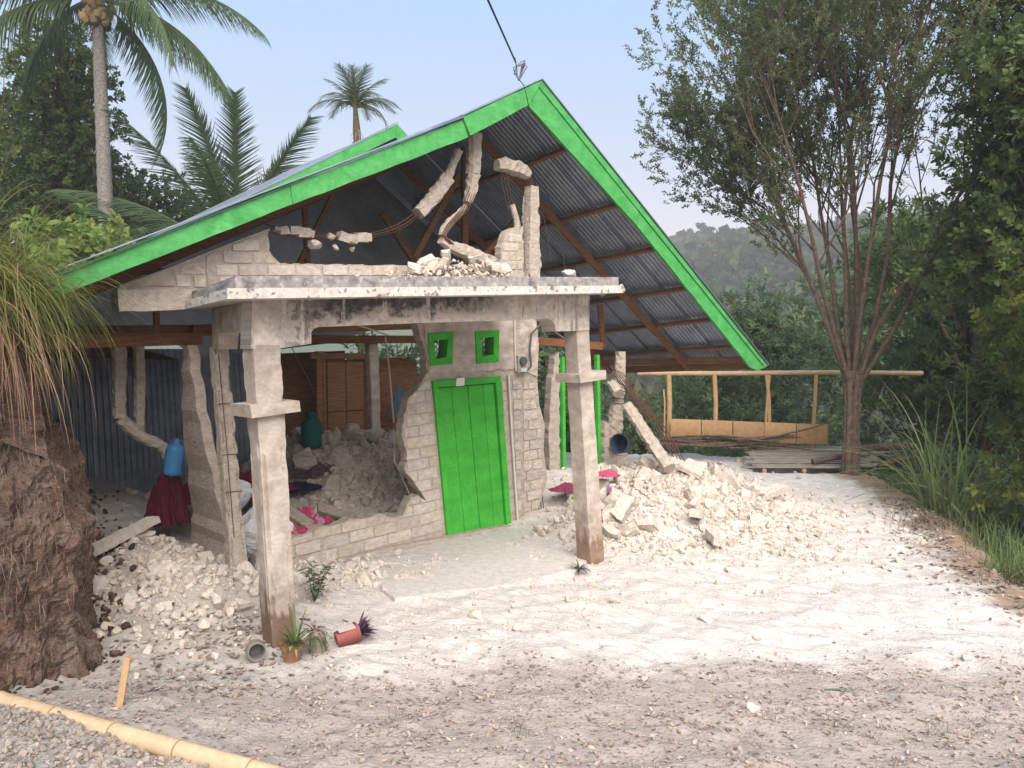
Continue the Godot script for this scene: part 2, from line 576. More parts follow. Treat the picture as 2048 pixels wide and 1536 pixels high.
func build_bank() -> void:
	# the cut earth bank: a wall of soil along a bent line in plan, with a plateau behind
	var path := [Vector2(-9.0, -3.6), Vector2(-6.0, -4.7), Vector2(-4.2, -5.15), Vector2(-3.72, -5.25), Vector2(-3.30, -5.55), Vector2(-3.62, -6.15), Vector2(-4.25, -7.4), Vector2(-5.2, -8.8), Vector2(-6.6, -10.4), Vector2(-8.5, -12.0), Vector2(-11, -15.0)]
	var curve := Curve2D.new()
	for i in path.size():
		var tg: Vector2 = (path[mini(i + 1, path.size() - 1)] - path[maxi(i - 1, 0)]) * 0.17
		curve.add_point(path[i], -tg, tg)
	var length := curve.get_baked_length()
	var nu := 420
	var nv := 120
	var nz := FastNoiseLite.new()
	nz.seed = 77
	nz.frequency = 1.1
	nz.fractal_octaves = 5
	nz.fractal_gain = 0.58
	var top := 2.9
	var mb := MB.new()
	var grid := []
	var cols := []
	for i in nu + 1:
		var fi := float(i) / nu
		var s := length * (fi * 1.6 if fi < 0.1 else (0.16 + (fi - 0.1) * 0.5 if fi < 0.9 else 0.56 + (fi - 0.9) * 4.4))
		var p := curve.sample_baked(s)
		var p2 := curve.sample_baked(minf(s + 0.05, length))
		var p1 := curve.sample_baked(maxf(s - 0.05, 0))
		var d := (p2 - p1).normalized()
		var out := Vector2(-d.y, d.x)      # towards the yard
		var row := []
		var cr := []
		for k in nv + 1:
			var t := float(k) / nv
			var h: float
			var back: float
			if t < 0.8:
				h = -0.3 + (top + 0.3) * (t / 0.8)
				back = 0.10 * ss(1.25, 1.0, h) * -1.0 + 0.34 * ss(1.35, 1.95, h) + 0.22 * ss(1.9, 3.0, h) - 0.12 * ss(0.45, -0.2, h)
			else:
				var e := (t - 0.8) / 0.2
				h = top - 0.9 * e
				back = 0.56 + pow(e, 1.6) * 9.0
			var q := p - out * back
			var n3 := nz.get_noise_3d(q.x * 1.6, h * 1.1, q.y * 1.6)
			var n4 := nz.get_noise_3d(q.x * 7.0 + 9.0, h * 3.6, q.y * 7.0)
			var n5 := nz.get_noise_3d(q.x * 20.0 + 3.0, h * 9.0, q.y * 20.0)
			var n6 := nz.get_noise_3d(q.x * 7.0, h * 0.9 + 40.0, q.y * 7.0)
			var disp := n3 * 0.17 + n4 * 0.04 + n5 * 0.03 + n6 * 0.09
			if t > 0.82: disp *= 0.3
			q += out * disp
			row.append(Vector3(q.x, h + n4 * 0.03, q.y))
			# layers of soil: reddish subsoil, greyer weathered foot, with roots and crumbs
			var tone := 0.85 + 0.5 * nz.get_noise_3d(q.x * 3.0 + 50.0, h * 6.0, q.y * 3.0)
			var cc := Color(1.0, 0.90, 0.82).lerp(Color(0.98, 1.0, 0.98), clampf(0.55 + 1.2 * nz.get_noise_3d(q.x * 2.0 + 20.0, h * 2.0, q.y * 2.0), 0, 1)) * tone * 1.15
			cr.append(cc)
		grid.append(row); cols.append(cr)
	for i in nu:
		for k in nv:
			mb.tric(grid[i][k], grid[i + 1][k], grid[i + 1][k + 1], cols[i][k], cols[i + 1][k], cols[i + 1][k + 1])
			mb.tric(grid[i][k], grid[i + 1][k + 1], grid[i][k + 1], cols[i][k], cols[i + 1][k + 1], cols[i][k + 1])
	var o := obj("earth_bank", mb.mesh(), mats.soil)
	tag(o, "steep cut bank of reddish brown earth beside the house", "", "", "structure")
	# dry rootlets hanging down the face
	var rng := RandomNumberGenerator.new()
	rng.seed = 8
	var rb := MB.new()
	for i in 7000:
		var gi := rng.randi_range(40, 390)
		var gk := rng.randi_range(4, int(nv * 0.78))
		var a: Vector3 = grid[gi][gk]
		var l := rng.randf_range(0.04, 0.2)
		var sp := Vector3(rng.randf_range(-0.4, 0.4), -1, rng.randf_range(-0.4, 0.4))
		var outw := Vector3(0.5, 0, 0.8) * 0.03
		rb.col = Color(0.24, 0.175, 0.145) * rng.randf_range(0.3, 1.5)
		var w := Vector3(0.8, 0.1, -0.5) * rng.randf_range(0.0006, 0.0014)
		var b := a + sp * l * 0.5 + outw
		var e := a + sp * l + outw * 0.6
		rb.tri(a - w, a + w, b + w); rb.tri(a - w, b + w, b - w); rb.tri(b - w, b + w, e)
	var ro := obj("rootlets", rb.mesh(), mats.dry_leaf)
	tag(ro, "dry rootlets and dead stems hanging from the earth bank", "roots", "", "stuff")
	# clods that have come loose along the foot of the bank
	var xf := []
	var cl := []
	for i in 900:
		var s := rng.randf_range(0.22, 0.72) * length
		var p := curve.sample_baked(s)
		var d := (curve.sample_baked(s + 0.05) - p).normalized()
		var out := Vector2(-d.y, d.x)
		var q := p + out * (0.05 + absf(rng.randfn()) * 0.22)
		var sc := 0.012 + 0.03 * pow(rng.randf(), 3.0)
		xf.append(Transform3D(rnd_basis(rng).scaled(Vector3.ONE * sc * 2.0), Vector3(q.x, G(q.x, q.y) + sc * 0.5, q.y)))
		var k := rng.randf_range(0.5, 1.2)
		cl.append(Color(0.85, 0.74, 0.66) * k)
	tag(multi("soil_clods", rocks[2], mats.soil, xf, cl), "crumbled soil clods along the foot of the bank", "soil", "", "stuff")

func terrain_h(x: float, z: float) -> float:
	var d := sqrt(x * x + z * z)
	var nn := gn.get_noise_2d(x * 0.02, z * 0.02)
	# the valley on the right and the ridge beyond it
	var az := atan2(x, -z)
	var right := ss(0.02, 0.25, az)
	var h := -1.2 + (-9.0 * ss(14.0, 45.0, d)) * right
	h += right * ss(70.0, 250.0, d) * (40.0 + 8.0 * nn - 20.0 * ss(0.5, 0.9, az))
	h += (1.0 - right) * ss(60.0, 300.0, d) * 14.0
	h += 3.0 * nn * ss(20.0, 80.0, d)
	if z > -2.0 or d < 14.0: h = minf(h, -1.2)
	return h

func build_hills() -> void:
	var mb := MB.new()
	mb.col = Color(0.085, 0.105, 0.05)
	var rad := [0.0, 6.0, 12.0, 16.0, 20.0, 26.0, 34.0, 45.0, 60.0, 80.0, 105.0, 135.0, 170.0, 210.0, 255.0, 300.0, 340.0]
	var seg := 120
	for r in rad.size() - 1:
		for k in seg:
			var p := []
			for e in [[0, 0], [1, 0], [1, 1], [0, 1]]:
				var a: float = TAU * (k + e[1]) / seg
				var d: float = rad[r + e[0]]
				var x: float = sin(a) * d
				var z: float = -cos(a) * d
				p.append(Vector3(x, terrain_h(x, z), z))
			mb.quad(p[0], p[3], p[2], p[1])
	var o := obj("hillside_terrain", mb.mesh(), mats.plain)
	tag(o, "wooded valley and hazy ridge beyond the house", "", "", "structure")
	# far woods that read as one mass
	var rng := RandomNumberGenerator.new()
	rng.seed = 91
	var crown := canopy_mesh(3)
	var xf := []
	var cl := []
	for i in 5200:
		var a := rng.randf_range(0.03, 0.85)
		var d := 48.0 + 230.0 * sqrt(rng.randf())
		var x := sin(a) * d
		var z := -cos(a) * d
		var s := rng.randf_range(2.0, 4.6) * (0.7 + d / 300.0)
		if rng.randf() < 0.25: s *= 0.5
		xf.append(Transform3D(Basis(Vector3.UP, rng.randf() * TAU).scaled(Vector3(s, s * rng.randf_range(0.7, 1.15), s)), Vector3(x, terrain_h(x, z) + s * 0.3, z)))
		var g := rng.randf_range(0.6, 1.3)
		cl.append(Color(0.060, 0.090, 0.036).lerp(Color(0.13, 0.12, 0.05), pow(rng.randf(), 3.0)) * g)
	tag(multi("far_forest", crown, mats.leaf, xf, cl), "hazy green wood covering the far hillside", "forest", "", "stuff")
	# a few trees standing clear on the ridge
	for k in 3:
		var a: float = [0.229, 0.244, 0.263][k]
		var d := 268.0
		var x := sin(a) * d
		var z := -cos(a) * d
		var t := thing("ridge_tree", ["small bushy tree at the left end of the ridge skyline", "flat-topped tree standing clear on the ridge skyline", "low spreading tree on the ridge beside the big tree"][k], "tree", Vector3(x, terrain_h(x, z) + 1.0, z))
		var tb := MB.new()
		var ht: float = [5.0, 9.0, 5.5][k]
		tube(tb, [Vector3.ZERO, Vector3(0.3, ht * 0.5, 0), Vector3(0, ht, 0)], [0.35, 0.25, 0.12], 6)
		tb.col = Color(0.1, 0.08, 0.06)
		obj("trunk", tb.mesh(), mats.bark, t)
		var cx := []
		var cc := []
		for i in 26:
			var s := rng.randf_range(0.8, 1.7)
			var yy := ht * rng.randf_range(0.55, 1.1)
			cx.append(Transform3D(rnd_basis(rng).scaled(Vector3(s, s * 0.5, s)), Vector3(rng.randfn() * ht * 0.25, yy, rng.randfn() * ht * 0.2)))
			cc.append(Color(0.06, 0.08, 0.04))
		multi("crown", crown, mats.leaf, cx, cc, t).set_meta("kind", "stuff")

# a ball of leaf faces, one metre in radius
func canopy_mesh(sd: int) -> ArrayMesh:
	var rng := RandomNumberGenerator.new()
	rng.seed = sd
	var mb := MB.new()
	for i in 170:
		var d := Vector3(rng.randfn(), rng.randfn(), rng.randfn()).normalized()
		var p := d * rng.randf_range(0.55, 1.0)
		p.y *= 0.8
		mb.col = Color(1, 1, 1) * rng.randf_range(0.65, 1.25)
		var s := rng.randf_range(0.10, 0.24)
		var b := rnd_basis(rng)
		mb.tri(p + b * Vector3(-s, 0, 0), p + b * Vector3(s, 0.3 * s, 0), p + b * Vector3(0, 0, s * 1.2))
		mb.tri(p + b * Vector3(-s, 0, 0), p + b * Vector3(s, 0.3 * s, 0), p + b * Vector3(0, 0.4 * s, -s))
	return mb.mesh()

# ---------------------------------------------------------------- the house
func sb(u: float) -> float: return 2.747 + 0.055 * u          # underside of the porch slab
func clip_all(p: PackedVector2Array, holes: Array) -> Array:
	var out: Array = [p]
	for h in holes:
		var nx: Array = []
		for q in out:
			for r in Geometry2D.clip_polygons(q, h):
				if not Geometry2D.is_polygon_clockwise(r): nx.append(r)
		out = nx
	return out

func area(p: PackedVector2Array) -> float:
	var a := 0.0
	for i in p.size(): a += p[i].cross(p[(i + 1) % p.size()])
	return absf(a) * 0.5

# courses of blocks laid over a wall outline; each block is a part
func lay_bricks(parent: Node3D, outline: PackedVector2Array, holes: Array, at: Vector2, tilt: float, bw: float, bh: float, joint: float, v0: float, depth: float, rng: RandomNumberGenerator, n_rows: int, n_cols: int, skip := 0.0) -> void:
	var inner: Array = Geometry2D.offset_polygon(outline, -0.006)
	if inner.is_empty(): return
	var ax := Vector2(cos(tilt), sin(tilt))
	var ay := Vector2(-sin(tilt), cos(tilt))
	for r in n_rows:
		var off := (0.5 if r % 2 else 0.0) + rng.randf_range(-0.12, 0.12)
		for k in n_cols:
			if rng.randf() < skip: continue
			var o := at + ax * ((k + off) * (bw + joint)) + ay * (r * (bh + joint))
			var j := 0.008
			var w := bw * rng.randf_range(0.93, 1.03)
			var q := PackedVector2Array([o, o + ax * w * 0.5 - ay * rng.randf_range(-0.004, 0.006), o + ax * w, o + ax * (w + rng.randf_range(-j, j)) + ay * bh * 0.5, o + ax * w + ay * bh, o + ax * w * 0.45 + ay * (bh + rng.randf_range(-0.006, 0.004)), o + ay * bh, o + ay * bh * 0.5 + ax * rng.randf_range(-j, j)])
			for cc in 8: q[cc] += Vector2(rng.randf_range(-j, j), rng.randf_range(-j, j)) * 0.6
			var pieces: Array = []
			for inn in inner:
				for r2 in Geometry2D.intersect_polygons(q, inn): pieces.append_array(clip_all(r2, holes))
			for pc in pieces:
				if area(pc) < 0.006: continue
				var mb := MB.new()
				var kk := rng.randf_range(0.82, 1.12)
				mb.col = Color(kk, kk * rng.randf_range(0.95, 1.0), kk * rng.randf_range(0.90, 1.0))
				var pr := rng.randf_range(0.004, 0.014)
				prism(mb, pc, v0 - pr, v0 + depth, 0.004)
				obj("brick", mb.mesh(), mats.brick, parent)

func build_house() -> void:
	var rng := RandomNumberGenerator.new()
	rng.seed = 12
	house = thing("wrecked_house", "earthquake-wrecked house with green gable roof and concrete porch", "house", HOUSE_AT, YAW)
	# porch columns
	var mb := MB.new()
	post(mb, Vector3(0.03, -0.12, -0.11), Vector3(-0.09, 2.40, -0.11), 0.205, 0.225, 0.035, 3, 0.42, Color(0.42, 0.32, 0.27), 0.014)
	var o := obj("porch_column", mb.mesh(), mats.concrete, house)
	o.set_meta("label", "spalled porch column with dark damp foot beside flower pots")
	mb = MB.new()
	box(mb, Vector3(-0.06, 1.905, -0.11), Vector3(0.40, 0.10, 0.38), Basis(Vector3.BACK, 0.06) * Basis(Vector3.UP, 0.03), 0.008, rng)
	obj("column_cap", mb.mesh(), mats.concrete, o)
	mb = MB.new()
	post(mb, Vector3(3.64, -0.12, -0.11), Vector3(3.385, 2.60, -0.11), 0.215, 0.19, 0.012, 9, 0.42, Color(0.55, 0.43, 0.36))
	o = obj("porch_column", mb.mesh(), mats.concrete, house)
	o.set_meta("label", "smooth leaning porch column with brown stained foot in the rubble")
	mb = MB.new()
	box(mb, Vector3(3.455, 2.06, -0.11), Vector3(0.40, 0.095, 0.38), Basis(Vector3.BACK, 0.08), 0.006, rng)
	obj("column_cap", mb.mesh(), mats.concrete, o)
	# front beam with haunches, stained with black mould
	mb = MB.new()
	prism(mb, poly([-0.20, 2.742, -0.22, 2.37, 0.02, 2.375, 0.28, 2.41, 0.282, 2.50, 0.30, 2.53, 0.34, 2.545, 1.4, 2.60, 2.56, 2.65, 2.86, 2.672, 2.93, 2.65, 2.965, 2.60, 2.98, 2.54, 3.30, 2.55, 3.475, 2.56, 3.475, 2.934]), 0.0, 0.21, 0.006)
	obj("porch_beam", mb.mesh(), mould_material("beam"), house)
	# side beam back to the wall
	mb = MB.new()
	prism(mb, poly([0.215, 2.745, 0.215, 2.37, 0.38, 2.37, 0.46, 2.50, 0.50, 2.52, 1.36, 2.51, 1.42, 2.48, 1.46, 2.36, 1.80, 2.36, 1.80, 2.745]), -0.17, 0.0, 0.0)
	var side := obj("side_beam", mb.mesh(), mats.concrete, house)
	side.position = Vector3(-0.20, 0, 0)
	side.rotation.y = PI / 2 - 0.165
	# the pillar the side beam lands on, its core showing
	mb = MB.new()
	post(mb, Vector3(0.32, -0.1, -1.80), Vector3(0.165, 2.38, -1.80), 0.17, 0.14, 0.20, 17, 0.0, Color(1, 1, 1), 0.012)
	o = obj("wall_pillar", mb.mesh(), mats.broken, house)
	for k in 3:
		mb = MB.new()
		var hu: float = [0.26, 0.235, 0.20][k]
		var hy: float = [0.95, 1.32, 1.82][k]
		tube(mb, [Vector3(hu - 0.085, hy, -1.70), Vector3(hu - 0.08, hy + 0.012, -1.715), Vector3(hu + 0.08, hy + 0.006, -1.715), Vector3(hu + 0.085, hy, -1.72)], [0.004], 6)
		obj("rebar_tie", mb.mesh(), mats.rust, o)
	mb = MB.new()
	tube(mb, [Vector3(0.25, 0.5, -1.712), Vector3(0.20, 1.3, -1.708), Vector3(0.135, 2.3, -1.72)], [0.004], 6)
	obj("rebar", mb.mesh(), mats.rust, o)
	# slab: two steps of fascia
	mb = MB.new()
	slab_piece(mb, [Vector3(-0.52, 2.722, 0.37), Vector3(3.60, 2.944, 0.37), Vector3(3.60, 2.944, -1.88), Vector3(-0.12, 2.744, -1.88)], 0.075)
	var sl := obj("porch_slab", mb.mesh(), mould_material("slab"), house)
	mb = MB.new()
	slab_piece(mb, [Vector3(-0.45, 2.801, 0.335), Vector3(3.56, 3.019, 0.335), Vector3(3.56, 3.019, -1.86), Vector3(-0.06, 2.823, -1.86)], 0.088)
	obj("slab_upper_step", mb.mesh(), mould_material("step"), sl)
	mb = MB.new()
	for i in 9:
		var q := Vector3(3.60 + rng.randf_range(-0.02, 0.05), 2.985 + rng.randf_range(-0.02, 0.025), 0.36 - i * 0.05 * rng.randf_range(0.6, 1.2))
		box(mb, q, Vector3(0.05, 0.035, 0.05) * rng.randf_range(0.6, 1.4), rnd_basis(rng), 0.008, rng)
	obj("broken_lip", mb.mesh(), mats.broken, sl)
	# front wall with the door
	var wall := poly([2.50, 2.878, 2.53, 2.62, 2.63, 2.36, 2.67, 2.09, 2.54, 1.90, 2.42, 1.80, 2.33, 1.58, 2.30, 1.35, 2.38, 1.13, 2.34, 0.93, 2.49, 0.73, 2.60, 0.58, 2.66, 0.50, 2.60, 0.55, 2.53, 0.61, 2.42, 0.60, 2.36, 0.50, 2.31, 0.39, 2.15, 0.40, 2.0, 0.46, 1.80, 0.42, 1.62, 0.46, 1.40, 0.39, 1.26, 0.42, 1.1, 0.34, 0.97, 0.36, 0.80, 0.26, 0.55, 0.22, 0.52, -0.12, 4.56, -0.12, 4.50, 0.05, 4.48, 0.23, 4.62, 0.55, 4.55, 0.97, 4.57, 1.31, 4.47, 1.60, 4.43, 1.93, 4.46, 2.40, 4.38, 2.983])
	wall = rough(wall, 0.045, 0.014, rng, 0, 30)
	var door_hole := poly([2.735, 1.955, 3.755, 1.985, 3.94, -0.2, 2.955, -0.2])
	var win1 := poly([2.67, 2.525, 3.02, 2.545, 3.00, 2.18, 2.70, 2.16])
	var win2 := poly([3.38, 2.555, 3.74, 2.58, 3.73, 2.20, 3.40, 2.18])
	var wo := Node3D.new()
	wo.name = "front_wall"
	house.add_child(wo, true)
	mb = MB.new()
	if Geometry2D.is_polygon_clockwise(wall): wall = rev(wall)
	for st in [[-2.0, 2.85], [2.85, 3.56], [3.56, 6.0]]:
		var strip := poly([st[0], -1, st[1], -1, st[1], 4, st[0], 4])
		for pc in Geometry2D.intersect_polygons(wall, strip):
			for r in clip_all(pc, [door_hole, win1, win2]): prism(mb, r, 1.902, 2.05)
	obj("mortar", mb.mesh(), mats.mortar, wo)
	var wall_low := poly([2.31, 1.45, 2.36, 1.13, 2.34, 0.93, 2.49, 0.73, 2.62, 0.54, 2.53, 0.59, 2.42, 0.58, 2.32, 0.37, 2.0, 0.44, 1.62, 0.44, 1.26, 0.40, 0.97, 0.34, 0.57, 0.20, 0.54, -0.1, 4.14, -0.1, 4.14, 1.98, 2.62, 1.98, 2.44, 1.80])
	lay_bricks(wo, wall_low, [poly([2.69, 2.01, 3.80, 2.04, 3.99, -0.2, 2.90, -0.2]), poly([3.86, 2.1, 3.98, 2.1, 4.10, -0.2, 4.00, -0.2])], Vector2(0.40, -0.16), 0.065, 0.30, 0.118, 0.016, 1.902, 0.06, rng, 19, 14, 0.02)
	var wall_right := poly([4.19, -0.05, 4.40, 0.02, 4.45, 0.23, 4.55, 0.55, 4.50, 0.97, 4.50, 1.31, 4.40, 1.60, 4.39, 1.90, 4.17, 1.90])
	lay_bricks(wo, wall_right, [], Vector2(4.10, -0.1), 0.05, 0.26, 0.12, 0.016, 1.902, 0.06, rng, 17, 2, 0.1)
	# the render coat that still hangs above the door, proud of the blocks
	mb = MB.new()
	var coat := rough(poly([2.56, 2.865, 2.66, 2.37, 2.69, 2.06, 4.15, 2.09, 4.42, 1.97, 4.42, 2.40, 4.35, 2.965]), 0.06, 0.012, rng)
	if Geometry2D.is_polygon_clockwise(coat): coat = rev(coat)
	for st in [[-2.0, 2.85], [2.85, 3.56], [3.56, 6.0]]:
		var strip := poly([st[0], -1, st[1], -1, st[1], 4, st[0], 4])
		for pc in Geometry2D.intersect_polygons(coat, strip):
			for r in clip_all(pc, [win1, win2]): prism(mb, r, 1.886, 1.90)
	obj("render_coat", mb.mesh(), mats.concrete, wo)
	# sill strip at the foot of the low wall
	mb = MB.new()
	mb.col = Color(1.1, 1.05, 1.0)
	prism(mb, rough(poly([0.62, -0.08, 4.3, -0.08, 4.3, 0.055, 2.2, 0.07, 0.62, 0.02]), 0.12, 0.008, rng), 1.80, 1.896)
	obj("plinth", mb.mesh(), mats.broken, wo)
	# bare rods where the right end of the wall has lost its foot
	for k in 4:
		mb = MB.new()
		var uu := 4.40 + k * 0.045
		tube(mb, [Vector3(uu, 0.42, -1.93), Vector3(uu + 0.02, 0.15, -1.90), Vector3(uu + 0.05, -0.12, -1.88)], [0.006], 6)
		obj("rebar", mb.mesh(), mats.rust, wo)
	build_door(rng)
	for w in [win1, win2]: build_window(w)
	build_meter()
	# floor of the porch: a thin cracked screed, standing just above the yard
	mb = MB.new()
	var fl := rough(poly([1.25, 0.35, 2.2, 0.02, 3.3, -0.10, 3.5, 0.05, 4.25, 1.2, 4.3, 1.78, 1.9, 1.78, 1.45, 1.25]), 0.10, 0.03, rng)
	var ix := Geometry2D.triangulate_polygon(fl)
	for i in range(0, ix.size(), 3):
		var tri := []
		for e in 3: tri.append(Vector3(fl[ix[i + e]].x, 0.034, -fl[ix[i + e]].y))
		mb.tri(tri[0], tri[1], tri[2])
	for i in fl.size():
		var a := fl[i]
		var b := fl[(i + 1) % fl.size()]
		mb.quad(Vector3(a.x, 0.034, -a.y), Vector3(a.x, -0.2, -a.y), Vector3(b.x, -0.2, -b.y), Vector3(b.x, 0.034, -b.y))
	mb.col = Color(1, 1, 1)
	var sc := obj("porch_floor", mb.mesh(), mats.floor if mats.has("floor") else floor_material(), house)
	sc.set_meta("label", "dust-covered cracked porch floor")
	build_gable(rng)

func floor_material() -> Material:
	var m: StandardMaterial3D = mats.ground.duplicate()
	m.albedo_color = lin(0.66, 0.63, 0.605)
	m.vertex_color_use_as_albedo = false
	mats["floor"] = m
	return m

func slab_piece(mb: MB, base: Array, h: float) -> void:
	# subdivided so that its edges are uneven
	var nz := FastNoiseLite.new()
	nz.seed = 33
	nz.frequency = 4.0
	var top := []
	for p in base: top.append(p + Vector3(0, h, 0))
	mb.quad(top[0], top[3], top[2], top[1])
	mb.quad(base[0], base[1], base[2], base[3])
	for i in 4:
		var a: Vector3 = base[i]
		var b: Vector3 = base[(i + 1) % 4]
		var n := 60 if i % 2 == 0 else 24
		for k in n:
			var p := a.lerp(b, float(k) / n)
			var q := a.lerp(b, float(k + 1) / n)
			var out := (b - a).cross(Vector3.UP).normalized()
			var j1 := out * nz.get_noise_1d(p.x * 3.0 + p.z * 5.0) * (0.008 if k > 0 else 0.0)
			var j2 := out * nz.get_noise_1d(q.x * 3.0 + q.z * 5.0) * (0.008 if k < n - 1 else 0.0)
			mb.quad(p + j1, p + Vector3(0, h, 0) + j1 * 0.2, q + Vector3(0, h, 0) + j2 * 0.2, q + j2)

# concrete with black mould and pale runs, laid out along u (x) and height (y) of the piece
func mould_material(which: String) -> StandardMaterial3D:
	var w := 1024
	var h := 128
	var nz := FastNoiseLite.new()
	nz.seed = 401 + which.length() * 13
	nz.frequency = 0.012
	nz.fractal_octaves = 5
	nz.fractal_gain = 0.62
	var u0 := -0.6
	var u1 := 3.7
	var y0 := 2.3
	var y1 := 3.2
	var clean := Color(0.78, 0.735, 0.70)
	var dark := Color(0.20, 0.19, 0.19)
	var pale := Color(0.84, 0.80, 0.76)
	var im := Image.create(w, h, false, Image.FORMAT_RGB8)
	for j in h:
		for i in w:
			var u := u0 + (u1 - u0) * i / w
			var y := y1 - (y1 - y0) * j / h
			var n1 := nz.get_noise_2d(i * 1.0, j * 2.2)
			var n2 := nz.get_noise_2d(i * 4.0 + 500.0, j * 7.0)
			var n3 := nz.get_noise_2d(i * 3.0 + 900.0, j * 0.35)
			var c := clean * (1.0 + 0.22 * n1 + 0.16 * n2)
			var d := 0.0
			if which == "beam":
				var band: float = ss(-0.10, 0.05, y - (2.66 + 0.05 * u) + 0.20 * n1 + 0.06 * n2)
				d = band * ss(0.15, 0.45, u + 0.3 * n1) * (1.0 - ss(1.6, 2.5, u + 0.5 * n1)) * (0.75 + 0.5 * n2)
				d = maxf(d, 0.5 * (1.0 - ss(0.06, 0.30, absf(u - 0.22 - 0.15 * n1))) * ss(-0.2, 0.3, n1 + n2 + 0.15))
				d = maxf(d, 0.35 * ss(0.25, 0.5, n3 + 0.3 * n1))
				var run: float = ss(0.25, 0.5, n3 + n2 * 0.5) * 0.8
				c = c.lerp(dark, clampf(d, 0, 0.8)).lerp(pale, run * (1.0 - ss(1.9, 2.4, u)))
			elif which == "step":
				c = Color(0.60, 0.58, 0.58) * (1.0 + 0.3 * n1 + 0.2 * n2)
				c = c.lerp(dark, 0.5 * ss(0.1, 0.5, n1 + 0.3 * n2)).lerp(pale, 0.45 * ss(0.15, 0.5, n2))
			else:
				c = Color(0.82, 0.79, 0.76) * (1.0 + 0.2 * n2)
				c = c.lerp(dark, 0.6 * ss(0.16, 0.5, n1 * 0.6 + n2 * 0.9))
			im.set_pixel(i, j, c)
	var m := StandardMaterial3D.new()
	m.albedo_texture = ImageTexture.create_from_image(im)
	m.albedo_color = lin(0.92, 0.92, 0.92)
	m.roughness = 0.93
	m.metallic_specular = 0.3
	m.cull_mode = BaseMaterial3D.CULL_DISABLED
	# UVs are metres of (u, y)
	m.uv1_scale = Vector3(1.0 / (u1 - u0), -1.0 / (y1 - y0), 1)
	m.uv1_offset = Vector3(-u0 / (u1 - u0), y1 / (y1 - y0), 0)
	return m

func build_door(rng: RandomNumberGenerator) -> void:
	var d := Node3D.new()
	d.name = "front_door"
	house.add_child(d, true)
	d.set_meta("label", "bright green plank door hanging crooked in its frame")
	var fa := Vector2(2.72, 1.97)
	var fb := Vector2(3.77, 2.0)
	var fc := Vector2(3.955, -0.03)
	var fd := Vector2(2.935, -0.03)
	var t := 0.082
	var mb := MB.new()
	prism(mb, PackedVector2Array([fa, fd, fd + Vector2(t, 0.0), fa + Vector2(t * 1.02, -t)]), 1.86, 2.04, 0.005)
	obj("door_jamb", mb.mesh(), mats.green, d)
	mb = MB.new()
	prism(mb, PackedVector2Array([fb, fb + Vector2(-t, -t), fc + Vector2(-t, 0), fc]), 1.86, 2.04, 0.005)
	obj("door_jamb", mb.mesh(), mats.green, d)
	mb = MB.new()
	prism(mb, PackedVector2Array([fa, fa + Vector2(t, -t), fb + Vector2(-t, -t), fb]), 1.862, 2.04, 0.005)
	obj("door_head", mb.mesh(), mats.green, d)
	var ta := fa + Vector2(t + 0.008, -t - 0.012)
	var tb := fb + Vector2(-t - 0.008, -t - 0.012)
	var bc := fc + Vector2(-t - 0.008, 0.06)
	var bd := fd + Vector2(t + 0.008, 0.06)
	var cuts := [0.0, 0.225, 0.515, 0.79, 1.0]
	for i in 4:
		var g := 0.006
		mb = MB.new()
		var k := rng.randf_range(0.93, 1.06)
		mb.col = Color(k, k, k)
		prism(mb, PackedVector2Array([ta.lerp(tb, cuts[i]) + Vector2(g, 0), bd.lerp(bc, cuts[i]) + Vector2(g, 0), bd.lerp(bc, cuts[i + 1]), ta.lerp(tb, cuts[i + 1])]), 1.898 + 0.003 * (i % 2), 1.93, 0.005)
		obj("plank", mb.mesh(), mats.green, d)
	mb = MB.new()
	mb.col = Color(0.5, 0.5, 0.5)
	prism(mb, PackedVector2Array([ta, bd, bc, tb]), 1.936, 1.942)
	obj("ledge_board", mb.mesh(), mats.green, d)
	# the little number plate nailed over the door head
	mb = MB.new()
	mb.col = Color(0.72, 0.70, 0.66)
	prism(mb, poly([3.062, 1.99, 3.052, 1.895, 3.178, 1.90, 3.182, 2.0]), 1.852, 1.857)
	var pl := obj("number_plate", mb.mesh(), mats.plain, d)
	var tm := TextMesh.new()
	tm.text = "- - -"
	var sf := SystemFont.new()
	sf.font_names = PackedStringArray(["Droid Sans"])
	tm.font = sf
	tm.font_size = 16
	tm.pixel_size = 0.0017
	tm.depth = 0.002
	var to := obj("plate_lettering", tm, mat("plate_red", lin(0.45, 0.12, 0.10), 0.7), pl)
	to.position = Vector3(3.117, 1.965, -1.8505)
	tm = TextMesh.new()
	tm.text = "- · -"
	tm.font = sf
	tm.font_size = 16
	tm.pixel_size = 0.0022
	tm.depth = 0.002
	to = obj("plate_lettering", tm, mat("plate_grey", lin(0.25, 0.23, 0.22), 0.7), pl)
	to.position = Vector3(3.117, 1.925, -1.8505)

